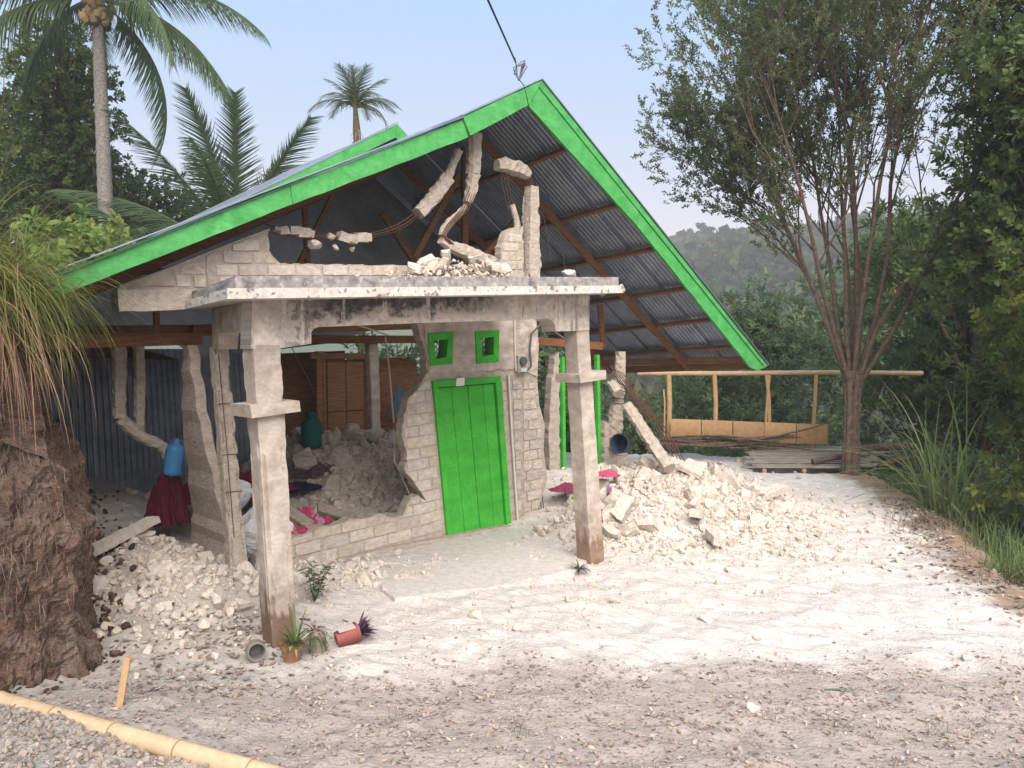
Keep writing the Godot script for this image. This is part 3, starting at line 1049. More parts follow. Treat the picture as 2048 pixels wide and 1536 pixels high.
func build_window(w: PackedVector2Array) -> void:
	# order of corners: top left, top right, bottom right, bottom left
	var o := Node3D.new()
	o.name = "vent_window"
	house.add_child(o, true)
	var t := 0.075
	var inn := PackedVector2Array([w[0] + Vector2(t, -t), w[1] + Vector2(-t, -t), w[2] + Vector2(-t, t), w[3] + Vector2(t, t)])
	var ou := PackedVector2Array([w[0] + Vector2(-0.012, 0.012), w[1] + Vector2(0.012, 0.012), w[2] + Vector2(0.012, -0.012), w[3] + Vector2(-0.012, -0.012)])
	for i in 4:
		var j := (i + 1) % 4
		var mb := MB.new()
		prism(mb, PackedVector2Array([ou[i], ou[j], inn[j], inn[i]]), 1.868, 2.06, 0.004)
		obj("frame_side", mb.mesh(), mats.green, o)
	# crossed bars
	var bl := inn[3]
	var br := inn[2]
	var tl := inn[0]
	var tr := inn[1]
	for k in 4:
		for dd in 2:
			var f0 := k / 3.0 - 0.5
			var pts := []
			for s in 9:
				var q := s / 8.0
				var x := f0 + q * 1.0
				if dd == 1: x = 1.0 - x
				if x >= 0.0 and x <= 1.0: pts.append(q)
			if pts.size() < 2: continue
			var qa: float = pts[0]
			var qb: float = pts[-1]
			var xa := f0 + qa
			var xb := f0 + qb
			if dd == 1:
				xa = 1.0 - xa
				xb = 1.0 - xb
			var pa := bl.lerp(tl, qa).lerp(br.lerp(tr, qa), xa)
			var pb := bl.lerp(tl, qb).lerp(br.lerp(tr, qb), xb)
			var mb := MB.new()
			tube(mb, [Vector3(pa.x, pa.y, -1.99 - 0.006 * dd), Vector3(pb.x, pb.y, -1.99 - 0.006 * dd)], [0.005], 6)
			obj("grille_bar", mb.mesh(), mats.dark_metal, o)

func build_meter() -> void:
	var mb := MB.new()
	tube(mb, [Vector3(4.005, 2.90, -1.872), Vector3(4.01, 2.4, -1.872), Vector3(4.03, 2.06, -1.872)], [0.011], 8)
	obj("conduit", mb.mesh(), mats.pipe, house)
	mb = MB.new()
	tube(mb, [Vector3(3.90, 2.02, -1.868), Vector3(3.96, 1.2, -1.868), Vector3(4.06, 0.05, -1.868)], [0.014], 8)
	obj("conduit", mb.mesh(), mats.pipe, house)
	var o := Node3D.new()
	o.name = "electricity_meter"
	house.add_child(o, true)
	mb = MB.new()
	mb.col = Color(0.34, 0.32, 0.30)
	box(mb, Vector3(4.115, 2.15, -1.865), Vector3(0.15, 0.22, 0.05))
	obj("backboard", mb.mesh(), mats.plain, o)
	mb = MB.new()
	mb.col = Color(0.10, 0.10, 0.10)
	tube(mb, [Vector3(4.115, 2.19, -1.84), Vector3(4.115, 2.19, -1.80)], [0.055], 14)
	obj("dial", mb.mesh(), mats.plastic, o)
	mb = MB.new()
	mb.col = Color(0.5, 0.48, 0.45)
	box(mb, Vector3(4.12, 2.075, -1.83), Vector3(0.11, 0.05, 0.03))
	obj("terminal_cover", mb.mesh(), mats.plastic, o)
	mb = MB.new()
	tube(mb, [Vector3(4.18, 2.06, -1.84), Vector3(4.27, 2.12, -1.84), Vector3(4.25, 2.35, -1.85), Vector3(4.27, 2.55, -1.84), Vector3(4.38, 2.66, -1.80), Vector3(4.52, 2.62, -1.75), Vector3(4.66, 2.50, -1.65), Vector3(4.74, 2.42, -1.5)], [0.013], 8)
	obj("supply_cable", mb.mesh(), mats.dark_metal, house)

func build_gable(rng: RandomNumberGenerator) -> void:
	var g := Node3D.new()
	g.name = "gable_wall"
	house.add_child(g, true)
	var outline := poly([-0.68, 2.72, -0.685, 2.94, -0.30, 3.11, 0.04, 3.27, 0.40, 3.44, 0.75, 3.60, 0.72, 3.53, 0.74, 3.44, 0.735, 3.37, 0.80, 3.29, 0.85, 3.245, 1.3, 3.27, 1.7, 3.29, 2.29, 3.32, 2.8, 3.34, 3.3, 3.33, 3.8, 3.38, 3.82, 3.10, 3.8, 2.955, 1.5, 2.82])
	outline = rough(outline, 0.05, 0.009, rng, 5, 16)
	var mb := MB.new()
	prism(mb, outline, 1.904, 2.05)
	obj("mortar", mb.mesh(), mats.mortar, g)
	var face := poly([-0.18, 2.85, -0.20, 3.12, 0.05, 3.24, 0.09, 3.26, 0.09, 2.85])
	lay_bricks(g, face, [], Vector2(-0.30, 2.945), 0.065, 0.285, 0.105, 0.02, 1.904, 0.06, rng, 4, 2)
	face = poly([0.19, 2.84, 0.19, 3.32, 0.45, 3.44, 0.70, 3.56, 0.69, 3.44, 0.70, 3.37, 0.78, 3.28, 0.84, 3.235, 1.7, 3.28, 2.29, 3.31, 3.2, 3.32, 3.78, 3.36, 3.78, 2.98])
	lay_bricks(g, face, [], Vector2(0.12, 2.83), 0.060, 0.285, 0.105, 0.020, 1.904, 0.06, rng, 7, 13, 0.03)
	mb = MB.new()
	prism(mb, rough(poly([0.10, 2.80, 0.10, 3.26, 0.185, 3.31, 0.185, 2.80]), 0.06, 0.006, rng), 1.893, 2.0)
	obj("tie_column", mb.mesh(), mats.broken, g)
	mb = MB.new()
	prism(mb, rough(poly([-0.70, 2.705, -0.71, 2.90, -0.40, 2.915, -0.02, 2.94, 0.0, 2.745]), 0.08, 0.006, rng), 1.85, 2.12, 0.006)
	obj("ring_beam", mb.mesh(), mats.broken, g)
	# smooth render in the corner under the roof
	mb = MB.new()
	mb.col = Color(0.86, 0.84, 0.82)
	prism(mb, rough(poly([-0.69, 2.925, -0.30, 3.105, -0.20, 3.15, -0.21, 2.96]), 0.07, 0.006, rng), 1.89, 1.902)
	obj("render_coat", mb.mesh(), mats.concrete, g)
	# broken pier standing on the slab, with a piece of wall still attached
	var pr := Node3D.new()
	pr.name = "gable_pier"
	house.add_child(pr, true)
	mb = MB.new()
	prism(mb, rough(poly([3.80, 3.0, 3.80, 3.30, 3.81, 3.66, 3.86, 3.76, 3.93, 3.88, 4.05, 3.93, 4.19, 3.96, 4.22, 3.02]), 0.05, 0.014, rng), 1.92, 2.04)
	obj("wall_piece", mb.mesh(), mats.mortar, pr)
	lay_bricks(pr, poly([3.82, 3.05, 3.83, 3.66, 3.94, 3.86, 4.17, 3.94, 4.19, 3.04]), [], Vector2(3.74, 3.02), 0.05, 0.25, 0.10, 0.018, 1.92, 0.05, rng, 9, 2)
	mb = MB.new()
	post(mb, Vector3(4.345, 3.0, -1.96), Vector3(4.37, 4.50, -1.96), 0.25, 0.14, 0.22, 23, 0, Color(1, 1, 1), 0, 0, 30)
	obj("pier_core", mb.mesh(), mats.broken, pr)
	mb = MB.new()
	tube(mb, [Vector3(4.12, 3.93, -1.95), Vector3(4.10, 4.05, -1.95), Vector3(4.02, 4.22, -1.95)], [0.045, 0.05, 0.04], 7, true, 0.2, 3)
	obj("core_stub", mb.mesh(), mats.broken, pr)
	for k in 3:
		mb = MB.new()
		tube(mb, [Vector3(4.04 - k * 0.03, 4.15, -1.93 - k * 0.02), Vector3(3.97 - k * 0.035, 4.40, -1.93 - k * 0.02), Vector3(3.90 - k * 0.03, 4.62, -1.92 - k * 0.02)], [0.006], 6)
		obj("rebar", mb.mesh(), mats.rust, pr)

# ---------------------------------------------------------------- roof
const AP := Vector2(4.08, 5.64)      # apex of the sheeting
const EL := Vector2(-1.92, 2.63)     # left eave
const ER := Vector2(9.22, 2.08)      # right eave
const ROOF_V0 := 1.50
const ROOF_V1 := 5.70

func slope_pt(right: bool, s: float, v: float, under: float) -> Vector3:
	var e: Vector2 = ER if right else EL
	var d := (e - AP)
	var n := Vector2(-d.y, d.x).normalized()
	if n.y > 0: n = -n
	var p := AP + d * s + n * under
	return Vector3(p.x, p.y - 0.06 * maxf(v - ROOF_V0, 0.0), -v)

func corrugated(mb: MB, a: Vector3, b: Vector3, across: Vector3, width: float, pitch: float, amp: float, rows := 2) -> void:
	# a and b: the two ends of one long edge; the sheet spreads along across
	var n := (b - a).cross(across).normalized()
	var seg := int(width / pitch) * 8
	for r in rows:
		for k in seg:
			var p := []
			var nn := []
			for e in [[0, 0], [1, 0], [1, 1], [0, 1]]:
				var t: float = float(r + e[1]) / rows
				var w: float = width * float(k + e[0]) / seg
				var ph := TAU * w / pitch
				var q: Vector3 = a.lerp(b, t) + across * w + n * amp * sin(ph)
				p.append(q)
				nn.append((n - across * (amp * TAU / pitch * cos(ph))).normalized())
			mb.trin(p[0], p[1], p[2], nn[0], nn[1], nn[2])
			mb.trin(p[0], p[2], p[3], nn[0], nn[2], nn[3])

func fascia(roof: Node3D, p: Array, v0: float, v1: float, tone := 1.0) -> void:
	var mb := MB.new()
	mb.col = Color(tone, tone, tone)
	var rg := RandomNumberGenerator.new()
	rg.seed = int(p[0] * 100.0) + 999
	prism(mb, rough(poly(p), 0.16, 0.004, rg), v0, v1, 0.0)
	obj("fascia_board", mb.mesh(), mats.fascia, roof)

func build_roof() -> void:
	var rng := RandomNumberGenerator.new()
	rng.seed = 19
	var fm := mat("fascia", lin(0.12, 0.46, 0.145), 0.5, tone_tex(171, 0.018, 0.09, Color(0.60, 0.76, 0.64), Color(1.0, 1.0, 1.0), 512, 0.6), null, 0.5, true)
	fm.metallic_specular = 0.4
	var roof := Node3D.new()
	roof.name = "roof"
	house.add_child(roof, true)
	# sheets, one part each
	var sheets := 6
	var wv := (ROOF_V1 - ROOF_V0) / sheets
	for right in [false, true]:
		for i in sheets:
			var mb := MB.new()
			var k := rng.randf_range(0.9, 1.05)
			mb.col = Color(k, k, k)
			var v: float = ROOF_V0 + i * wv
			var lift := 0.004 * (i % 2)
			corrugated(mb, slope_pt(right, 0.0, v, -lift), slope_pt(right, 1.01, v, -lift), Vector3(0, 0, -1), wv + 0.05, 0.084, 0.011, 1)
			obj("roof_sheet", mb.mesh(), mats.zinc, roof)
	# purlins and rafters
	for right in [false, true]:
		for s in [0.02, 0.154, 0.336, 0.492, 0.646, 0.778, 0.90]:
			var mb := MB.new()
			var k := rng.randf_range(1.05, 1.55)
			mb.col = Color(k, k * 1.0, k * 0.98)
			var e: Vector2 = (ER if right else EL) - AP
			var up := Vector3(-e.y, e.x, 0).normalized()
			beam(mb, slope_pt(right, s, 1.56, 0.055), slope_pt(right, s + rng.randf_range(-0.006, 0.006), 5.6, 0.055), 0.055, 0.075, up)
			obj("purlin", mb.mesh(), mats.wood, roof)
		for v in [2.85, 4.75]:
			var mb := MB.new()
			var k := rng.randf_range(0.75, 1.0)
			mb.col = Color(k, k * 0.92, k * 0.88)
			beam(mb, slope_pt(right, 0.01, v, 0.155), slope_pt(right, 0.97, v, 0.155), 0.06, 0.115, Vector3(0, 0, 1).cross(slope_pt(right, 1, v, 0) - slope_pt(right, 0, v, 0)))
			obj("rafter", mb.mesh(), mats.wood, roof)
	# eave plates on the right
	var mb := MB.new()
	mb.col = Color(1.15, 1.0, 0.92)
	beam(mb, slope_pt(true, 0.955, 1.56, 0.10), slope_pt(true, 0.905, 6.3, 0.16), 0.06, 0.12)
	obj("wall_plate", mb.mesh(), mats.wood, roof)
	mb = MB.new()
	mb.col = Color(1.2, 1.0, 0.85)
	beam(mb, slope_pt(true, 0.985, 1.56, 0.09), slope_pt(true, 0.975, 4.4, 0.10), 0.03, 0.13)
	obj("eave_board", mb.mesh(), mats.wood, roof)
	# truss at v 3.5: king post, braces, a prop on the right
	var members := [[4.41, 3.55, 4.41, 5.30, 0.10], [4.3, 4.9, 3.35, 3.35, 0.09], [3.0, 4.2, 3.75, 3.3, 0.08], [2.65, 4.55, 2.0, 3.3, 0.07], [2.2, 4.3, 2.25, 3.2, 0.07], [5.4, 4.35, 4.6, 3.6, 0.08], [7.32, 3.10, 7.42, 2.35, 0.10], [0.2, 3.35, 8.3, 3.05, 0.10]]
	for m in members:
		mb = MB.new()
		var k := rng.randf_range(0.7, 1.1)
		mb.col = Color(k, k * 0.95, k * 0.9)
		var vv: float = 3.5 if m[4] != 0.07 else 4.2
		if m[1] == 3.35 and m[0] == 0.2: vv = 4.75
		beam(mb, Vector3(m[0], m[1], -vv), Vector3(m[2], m[3], -vv), m[4], 0.06, Vector3(0, 0, 1))
		obj("truss_member", mb.mesh(), mats.wood, roof)
	# gable boards
	fascia(roof, [-2.02, 2.61, -1.25, 2.99, 0.80, 3.985, 0.83, 3.80, -1.18, 2.83, -1.95, 2.45], 1.535, 1.575)
	fascia(roof, [0.805, 3.985, 2.94, 5.02, 3.01, 4.83, 1.9, 4.30, 0.835, 3.80], 1.532, 1.572, 1.03)
	fascia(roof, [2.915, 5.035, 4.15, 5.72, 3.92, 5.37, 3.02, 4.845], 1.50, 1.53, 1.05)
	fascia(roof, [4.153, 5.72, 6.20, 4.288, 6.05, 4.37, 6.02, 4.26, 5.98, 4.10, 3.925, 5.372], 1.515, 1.555, 0.98)
	fascia(roof, [6.206, 4.284, 9.41, 2.04, 9.11, 1.965, 8.88, 2.03, 5.985, 4.095, 6.027, 4.255, 6.056, 4.36], 1.519, 1.559)
	# folded metal edge along the top of the boards
	for e in [[-2.04, 2.63, 2.93, 5.045], [2.90, 5.05, 4.15, 5.742], [4.15, 5.742, 9.44, 2.055]]:
		mb = MB.new()
		mb.col = Color(1.25, 1.3, 1.35)
		var a := Vector3(e[0], e[1], -1.63)
		var b := Vector3(e[2], e[3], -1.63)
		beam(mb, a, b, 0.27, 0.014, (b - a).cross(Vector3(0, 0, 1)), 0.003)
		obj("edge_flashing", mb.mesh(), mats.zinc, roof)
	# ridge cap
	mb = MB.new()
	beam(mb, Vector3(4.02, 5.66, -1.52), Vector3(4.02, 5.41, -5.7), 0.2, 0.016, Vector3(-0.45, 0.9, 0), 0.003)
	beam(mb, Vector3(4.16, 5.63, -1.52), Vector3(4.16, 5.38, -5.7), 0.2, 0.016, Vector3(0.6, 0.8, 0), 0.003)
	obj("ridge_cap", mb.mesh(), mats.zinc, roof)
	# the taller kitchen roof behind
	var rr := Node3D.new()
	rr.name = "rear_roof"
	house.add_child(rr, true)
	for r in [[-0.6, 3.05, 4.72, 6.20], [4.72, 6.20, 8.8, 3.1]]:
		mb = MB.new()
		corrugated(mb, Vector3(r[0], r[1], -5.95), Vector3(r[2], r[3], -5.95), Vector3(0, 0, -1), 4.2, 0.084, 0.011, 1)
		obj("roof_sheet", mb.mesh(), mats.zinc, rr)
	mb = MB.new()
	prism(mb, poly([-0.6, 3.05, 4.74, 6.24, 4.70, 6.00, -0.5, 2.92]), 5.90, 5.94, 0.004)
	obj("fascia_board", mb.mesh(), mats.fascia, rr)
	mb = MB.new()
	prism(mb, poly([4.745, 6.24, 6.6, 4.80, 6.5, 4.68, 4.705, 6.00]), 5.90, 5.94, 0.004)
	obj("fascia_board", mb.mesh(), mats.fascia, rr)
	mb = MB.new()
	mb.col = Color(1.2, 1.25, 1.3)
	beam(mb, Vector3(-0.6, 3.075, -5.98), Vector3(4.74, 6.265, -5.98), 0.20, 0.014, Vector3(-0.5, 0.85, 0), 0.003)
	obj("edge_flashing", mb.mesh(), mats.zinc, rr)

# ---------------------------------------------------------------- broken frame hanging in the gable and the ruined right side
func lumpy(mb: MB, pts: Array, radii: Array, sd: int, flat := 1.0) -> void:
	# a broken bar of concrete: squarish, uneven section along a bent line
	var rng := RandomNumberGenerator.new()
	rng.seed = sd
	var dense := []
	var rd := []
	for i in pts.size() - 1:
		var k := maxi(2, int((pts[i] as Vector3).distance_to(pts[i + 1]) / 0.045))
		for j in k:
			dense.append((pts[i] as Vector3).lerp(pts[i + 1], float(j) / k))
			rd.append(lerpf(radii[i], radii[i + 1], float(j) / k))
	dense.append(pts[-1]); rd.append(radii[-1])
	var rings := []
	for i in dense.size():
		var d: Vector3 = (dense[mini(i + 1, dense.size() - 1)] - dense[maxi(i - 1, 0)]).normalized()
		var x := d.cross(Vector3(0, 0, 1)).normalized()
		var y := x.cross(d)
		var ring := []
		for k in 10:
			var a := TAU * (k + 0.5) / 10
			var e := Vector2(cos(a), sin(a))
			e /= pow(pow(absf(e.x), 4.0) + pow(absf(e.y), 4.0), 0.25)
			var r: float = rd[i] * rng.randf_range(0.84, 1.12)
			ring.append(dense[i] + (x * e.x + y * e.y * flat) * r)
		rings.append(ring)
	for i in rings.size() - 1:
		for k in 10:
			var k2 := (k + 1) % 10
			mb.quad(rings[i][k], rings[i + 1][k], rings[i + 1][k2], rings[i][k2])
	for k in 10:
		mb.tri(dense[0], rings[0][k], rings[0][(k + 1) % 10])
		mb.tri(dense[-1], rings[-1][(k + 1) % 10], rings[-1][k])

func H3(a: Array, v := 1.95) -> Array:
	var o := []
	for i in range(0, a.size(), 2): o.append(Vector3(a[i], a[i + 1], -v))
	return o

func build_house_wreck() -> void:
	var rng := RandomNumberGenerator.new()
	rng.seed = 44
	# the gable post, snapped twice
	var n := Node3D.new()
	n.name = "snapped_gable_post"
	house.add_child(n, true)
	var mb := MB.new()
	lumpy(mb, H3([3.40, 5.02, 3.41, 4.80, 3.39, 4.52]), [0.095, 0.092, 0.085], 1)
	lumpy(mb, H3([3.39, 4.52, 3.36, 4.32, 3.30, 4.16]), [0.085, 0.07, 0.055], 2)
	obj("upper_length", mb.mesh(), mats.broken, n)
	mb = MB.new()
	lumpy(mb, H3([3.28, 4.12, 3.16, 4.00, 3.04, 3.90, 2.95, 3.80, 2.93, 3.72]), [0.03, 0.045, 0.05, 0.05, 0.05], 3)
	obj("broken_middle", mb.mesh(), mats.broken, n)
	mb = MB.new()
	lumpy(mb, H3([2.90, 3.68, 3.05, 3.60, 3.35, 3.53, 3.72, 3.45]), [0.055, 0.075, 0.085, 0.075], 4)
	obj("lower_length", mb.mesh(), mats.broken, n)
	for k in 4:
		mb = MB.new()
		var e := (k - 1.5) * 0.035
		tube(mb, [Vector3(3.36 + e, 4.35, -1.90), Vector3(3.22 + e, 4.06, -1.89), Vector3(3.02 + e, 3.88 + e * 0.3, -1.89), Vector3(2.90 + e * 0.6, 3.72, -1.89), Vector3(3.02 + e * 0.6, 3.62, -1.88)], [0.0055], 6)
		obj("rebar", mb.mesh(), mats.rust, n)
	# the sloping ring beam: one length left, the rest dangling lumps on its rods
	n = Node3D.new()
	n.name = "dangling_ring_beam"
	house.add_child(n, true)
	mb = MB.new()
	lumpy(mb, H3([3.17, 4.78, 3.05, 4.52, 2.98, 4.40]), [0.05, 0.05, 0.06], 5)
	lumpy(mb, H3([3.00, 4.42, 2.80, 4.17, 2.58, 3.95]), [0.085, 0.085, 0.08], 6)
	obj("beam_length", mb.mesh(), mats.broken, n)
	for k in 3:
		mb = MB.new()
		var e := (k - 1) * 0.028
		var pts := []
		for q in [[2.60, 3.97], [2.45, 3.85], [2.30, 3.76], [2.10, 3.68], [1.91, 3.63], [1.70, 3.59], [1.53, 3.57], [1.30, 3.565], [1.07, 3.57], [0.90, 3.585], [0.72, 3.60]]: pts.append(Vector3(q[0], q[1] - e * (1.0 + 0.5 * sin(q[0] * 3.0)), -1.93 - absf(e)))
		tube(mb, pts, [0.006], 6)
		obj("rebar", mb.mesh(), mats.rust, n)
	for q in [[0.83, 3.60, 0.03], [0.90, 3.595, 0.05], [1.02, 3.60, 0.06], [1.12, 3.59, 0.062], [1.19, 3.595, 0.055], [1.44, 3.57, 0.04], [1.59, 3.585, 0.065], [1.70, 3.575, 0.06], [1.80, 3.60, 0.062], [1.88, 3.61, 0.055]]:
		mb = MB.new()
		box(mb, Vector3(q[0], q[1], -1.935), Vector3(q[2] * 1.9, q[2] * 1.5, 0.09), Basis(Vector3.BACK, rng.randf_range(-0.25, 0.25)), 0.014, rng)
		obj("dangling_lump", mb.mesh(), mats.broken, n)
	mb = MB.new()
	tube(mb, [Vector3(2.30, 3.80, -1.92), Vector3(2.26, 3.76, -1.90), Vector3(2.31, 3.70, -1.93)], [0.005], 6)
	obj("rebar_tie", mb.mesh(), mats.rust, n)
	# the stump of beam left on top of the right pier
	n = Node3D.new()
	n.name = "toppled_beam_end"
	house.add_child(n, true)
	mb = MB.new()
	lumpy(mb, H3([3.77, 4.69, 3.90, 4.71, 4.10, 4.70, 4.30, 4.65]), [0.07, 0.095, 0.10, 0.075], 7)
	obj("beam_length", mb.mesh(), mats.broken, n)
	for k in 4:
		mb = MB.new()
		var e := (k - 1.5) * 0.025
		tube(mb, [Vector3(4.10 + e * 2.0, 4.66, -1.90), Vector3(4.25 + e * 2.0, 4.62 - e, -1.91), Vector3(4.33 + e, 4.55, -1.92), Vector3(4.37 + e, 4.35, -1.90)], [0.0055], 6)
		obj("rebar", mb.mesh(), mats.rust, n)
	# wires dangling from the roof
	for q in [[4.75, 4.95, 5.0, 4.2, 5.15, 3.6], [5.0, 4.7, 5.35, 3.9, 5.45, 3.3]]:
		mb = MB.new()
		tube(mb, H3(q, 2.4), [0.005], 6)
		obj("dangling_wire", mb.mesh(), mats.dark_metal, house)
	# right wing: what is left of its walls, a green door frame, a leaning post
	n = Node3D.new()
	n.name = "right_wing_ruin"
	house.add_child(n, true)
	mb = MB.new()
	beam(mb, Vector3(5.60, 0.2, -2.60), Vector3(5.56, 2.22, -2.60), 0.06, 0.07, Vector3(0, 0, 1))
	obj("green_post", mb.mesh(), mats.green, n)
	mb = MB.new()
	beam(mb, Vector3(6.06, 0.2, -2.30), Vector3(6.0, 2.25, -2.30), 0.06, 0.07, Vector3(0, 0, 1))
	obj("green_post", mb.mesh(), mats.green, n)
	mb = MB.new()
	prism(mb, rough(poly([5.36, 0.3, 5.30, 1.0, 5.34, 1.6, 5.42, 2.2, 5.52, 2.3, 5.54, 0.3]), 0.07, 0.02, rng), 2.62, 2.75)
	obj("wall_remnant", mb.mesh(), mats.mortar, n)
	mb = MB.new()
	prism(mb, rough(poly([6.10, 0.5, 6.10, 1.25, 6.22, 1.20, 6.40, 0.95, 6.60, 0.78, 6.66, 0.5]), 0.06, 0.015, rng), 2.22, 2.36)
	obj("wall_remnant", mb.mesh(), mats.mortar, n)
	mb = MB.new()
	lumpy(mb, [Vector3(6.28, 0.8, -2.2), Vector3(6.32, 1.4, -2.2), Vector3(6.40, 1.75, -2.2), Vector3(6.42, 2.30, -2.2)], [0.10, 0.10, 0.075, 0.07], 9)
	obj("leaning_post", mb.mesh(), mats.broken, n)
	mb = MB.new()
	mb.col = Color(0.7, 0.6, 0.55)
	beam(mb, Vector3(4.4, 2.50, -2.75), Vector3(6.3, 2.38, -2.5), 0.09, 0.12)
	obj("door_lintel", mb.mesh(), mats.wood, n)
	for k in 7:
		mb = MB.new()
		tube(mb, [Vector3(6.05 + k * 0.03, 2.05 - k * 0.09, -2.15), Vector3(6.25 + k * 0.05, 1.80 - k * 0.05, -2.0 + k * 0.02), Vector3(6.40 + k * 0.05, 1.55 + rng.randf_range(-0.1, 0.1), -1.9), Vector3(6.45 + k * 0.06, 1.25 + rng.randf_range(-0.08, 0.1), -1.8)], [0.006], 6)
		obj("rebar", mb.mesh(), mats.rust, n)
	# a fallen length of beam lying on the heap, rods bared along its top
	var a := Vector3(1.70, 1.50, -11.3)
	var b := Vector3(2.14, 0.72, -10.4)
	var t := thing("fallen_beam", "fallen concrete beam with bared rusty rods lying on the rubble heap", "beam", b)
	mb = MB.new()
	var d := (b - a)
	lumpy(mb, [a - b, (a - b) * 0.5, Vector3.ZERO], [0.085, 0.09, 0.09], 14)
	obj("concrete", mb.mesh(), mats.mortar, t)
	for k in 4:
		mb = MB.new()
		var off := Vector3(0.06 + k * 0.05, 0.16 - k * 0.02, 0.0)
		tube(mb, [a - b - d * 0.35 + off + Vector3(-0.1, 0.12, 0), a - b + off, (a - b) * 0.5 + off * 1.2, off], [0.008], 6)
		obj("rebar", mb.mesh(), mats.rust, t)
	mb = MB.new()
	lumpy(mb, [a - b - d * 0.42, a - b - d * 0.22], [0.085, 0.08], 12)
	obj("broken_lump", mb.mesh(), mats.broken, t)

# ---------------------------------------------------------------- inside the house
func build_interior() -> void:
	var rng := RandomNumberGenerator.new()
	rng.seed = 61
	var mb := MB.new()
	mb.col = Color(0.38, 0.38, 0.42)
	for i in 3:
		mb = MB.new()
		mb.col = Color(1, 1, 1) * rng.randf_range(0.8, 1.05)
		corrugated(mb, Vector3(-1.25 + i * 1.25, 2.34, -6.8), Vector3(-1.25 + i * 1.25, 0.0, -6.5), Vector3(1, 0, 0), 1.3, 0.084, 0.011, 2)
		obj("back_wall_sheet", mb.mesh(), mats.zinc, house)
	mb = MB.new()
	mb.col = Color(0.9, 0.85, 0.8)
	prism(mb, poly([2.5, 0.0, 2.5, 2.25, 4.0, 2.3, 4.0, 0.0]), 6.5, 6.56)
	prism(mb, poly([4.05, 0.0, 4.05, 2.12, 4.9, 2.18, 5.3, 2.1, 5.3, 0.0]), 6.2, 6.26)
	obj("back_wall_panel", mb.mesh(), mats.wood, house)
	mb = MB.new()
	mb.col = Color(0.9, 0.85, 0.8)
	box(mb, Vector3(-1.28, 1.5, -4.6), Vector3(0.06, 3.0, 4.2))
	obj("side_wall", mb.mesh(), mats.wood, house)
	# partition across the house that closes the view upwards
	mb = MB.new()
	mb.col = Color(0.9, 0.85, 0.8)
	prism(mb, poly([-1.2, 2.48, -1.2, 2.68, 0.6, 3.5, 4.1, 5.2, 6.6, 3.5, 5.6, 3.0, 4.3, 2.72, 3.2, 2.42, 1.2, 2.2, 0.9, 2.42]), 5.62, 5.64)
	obj("gable_boarding", mb.mesh(), mats.zinc, house)
	# tie beams seen through the porch
	for q in [[-1.3, 2.52, 3.1, 0.35, 2.56, 3.1], [-1.3, 2.42, 2.5, 0.2, 2.47, 2.4], [0.3, 2.56, 3.0, 4.3, 2.72, 3.0], [2.2, 2.48, 5.4, 5.2, 2.50, 5.4], [0.4, 2.60, 2.1, 2.4, 2.70, 5.4]]:
		mb = MB.new()
		mb.col = Color(0.62, 0.55, 0.52)
		beam(mb, Vector3(q[0], q[1], -q[2]), Vector3(q[3], q[4], -q[5]), 0.08, 0.13)
		obj("tie_beam", mb.mesh(), mats.wood, house)
	mb = MB.new()
	mb.col = Color(0.8, 0.7, 0.6)
	beam(mb, Vector3(-0.05, 2.55, -3.08), Vector3(-0.05, 2.9, -3.08), 0.06, 0.06, Vector3(0, 0, 1))
	obj("strut", mb.mesh(), mats.wood, house)
	# posts with their cover knocked off, one folded over
	mb = MB.new()
	lumpy(mb, H3([-0.40, 2.48, -0.41, 2.0, -0.42, 1.62], 3.2), [0.075, 0.075, 0.07], 21)
	lumpy(mb, H3([-0.42, 1.62, -0.22, 1.42, 0.02, 1.27, 0.10, 1.10, 0.17, 0.92], 3.2), [0.07, 0.06, 0.06, 0.055, 0.05], 22)
	var o := obj("folded_post", mb.mesh(), mats.broken, house)
	o.set_meta("label", "broken post folded over at mid height in the dark corner")
	mb = MB.new()
	lumpy(mb, H3([-0.18, 2.45, -0.18, 2.0, -0.20, 1.4], 3.3), [0.06, 0.06, 0.055], 23)
	obj("hanging_post", mb.mesh(), mats.broken, house)
	# leaning remains of a cross wall: narrow broken end towards the porch
	mb = MB.new()
	var f := [Vector3(-0.02, 2.40, -2.25), Vector3(0.11, 2.40, -2.25), Vector3(0.20, 1.6, -2.2), Vector3(0.40, 0.55, -2.15), Vector3(0.46, -0.1, -2.1)]
	var w := 0.10
	for i in f.size() - 2:
		var p: Vector3 = f[i + 1]
		var q: Vector3 = f[i + 2]
		var bk := Vector3(-0.1, 0, -1.1) * (0.10 + 0.30 * i)
		var bk2 := Vector3(-0.1, 0, -1.1) * (0.10 + 0.30 * (i + 1))
		var k := 6
		for j in k:
			var p1 := p.lerp(q, float(j) / k) + Vector3(0.014 * sin((i * k + j) * 2.3), 0, 0)
			var p2 := p.lerp(q, float(j + 1) / k) + Vector3(0.014 * sin((i * k + j + 1) * 2.3), 0, 0)
			var b1 := bk.lerp(bk2, float(j) / k)
			var b2 := bk.lerp(bk2, float(j + 1) / k)
			var l := Vector3(-w, 0, 0)
			mb.quad(p1, p2, p2 + l, p1 + l)
			mb.quad(p1 + l, p2 + l, p2 + l + b2, p1 + l + b1)
			mb.quad(p1, p1 + b1, p2 + b2, p2)
			mb.quad(p1 + b1, p1 + b1 + l, p2 + b2 + l, p2 + b2)
	obj("leaning_cross_wall", mb.mesh(), mats.broken, house)
	# inner door and its posts
	var d := Node3D.new()
	d.name = "inner_door"
	house.add_child(d, true)
	d.set_meta("label", "varnished wooden door standing inside behind the rubble")
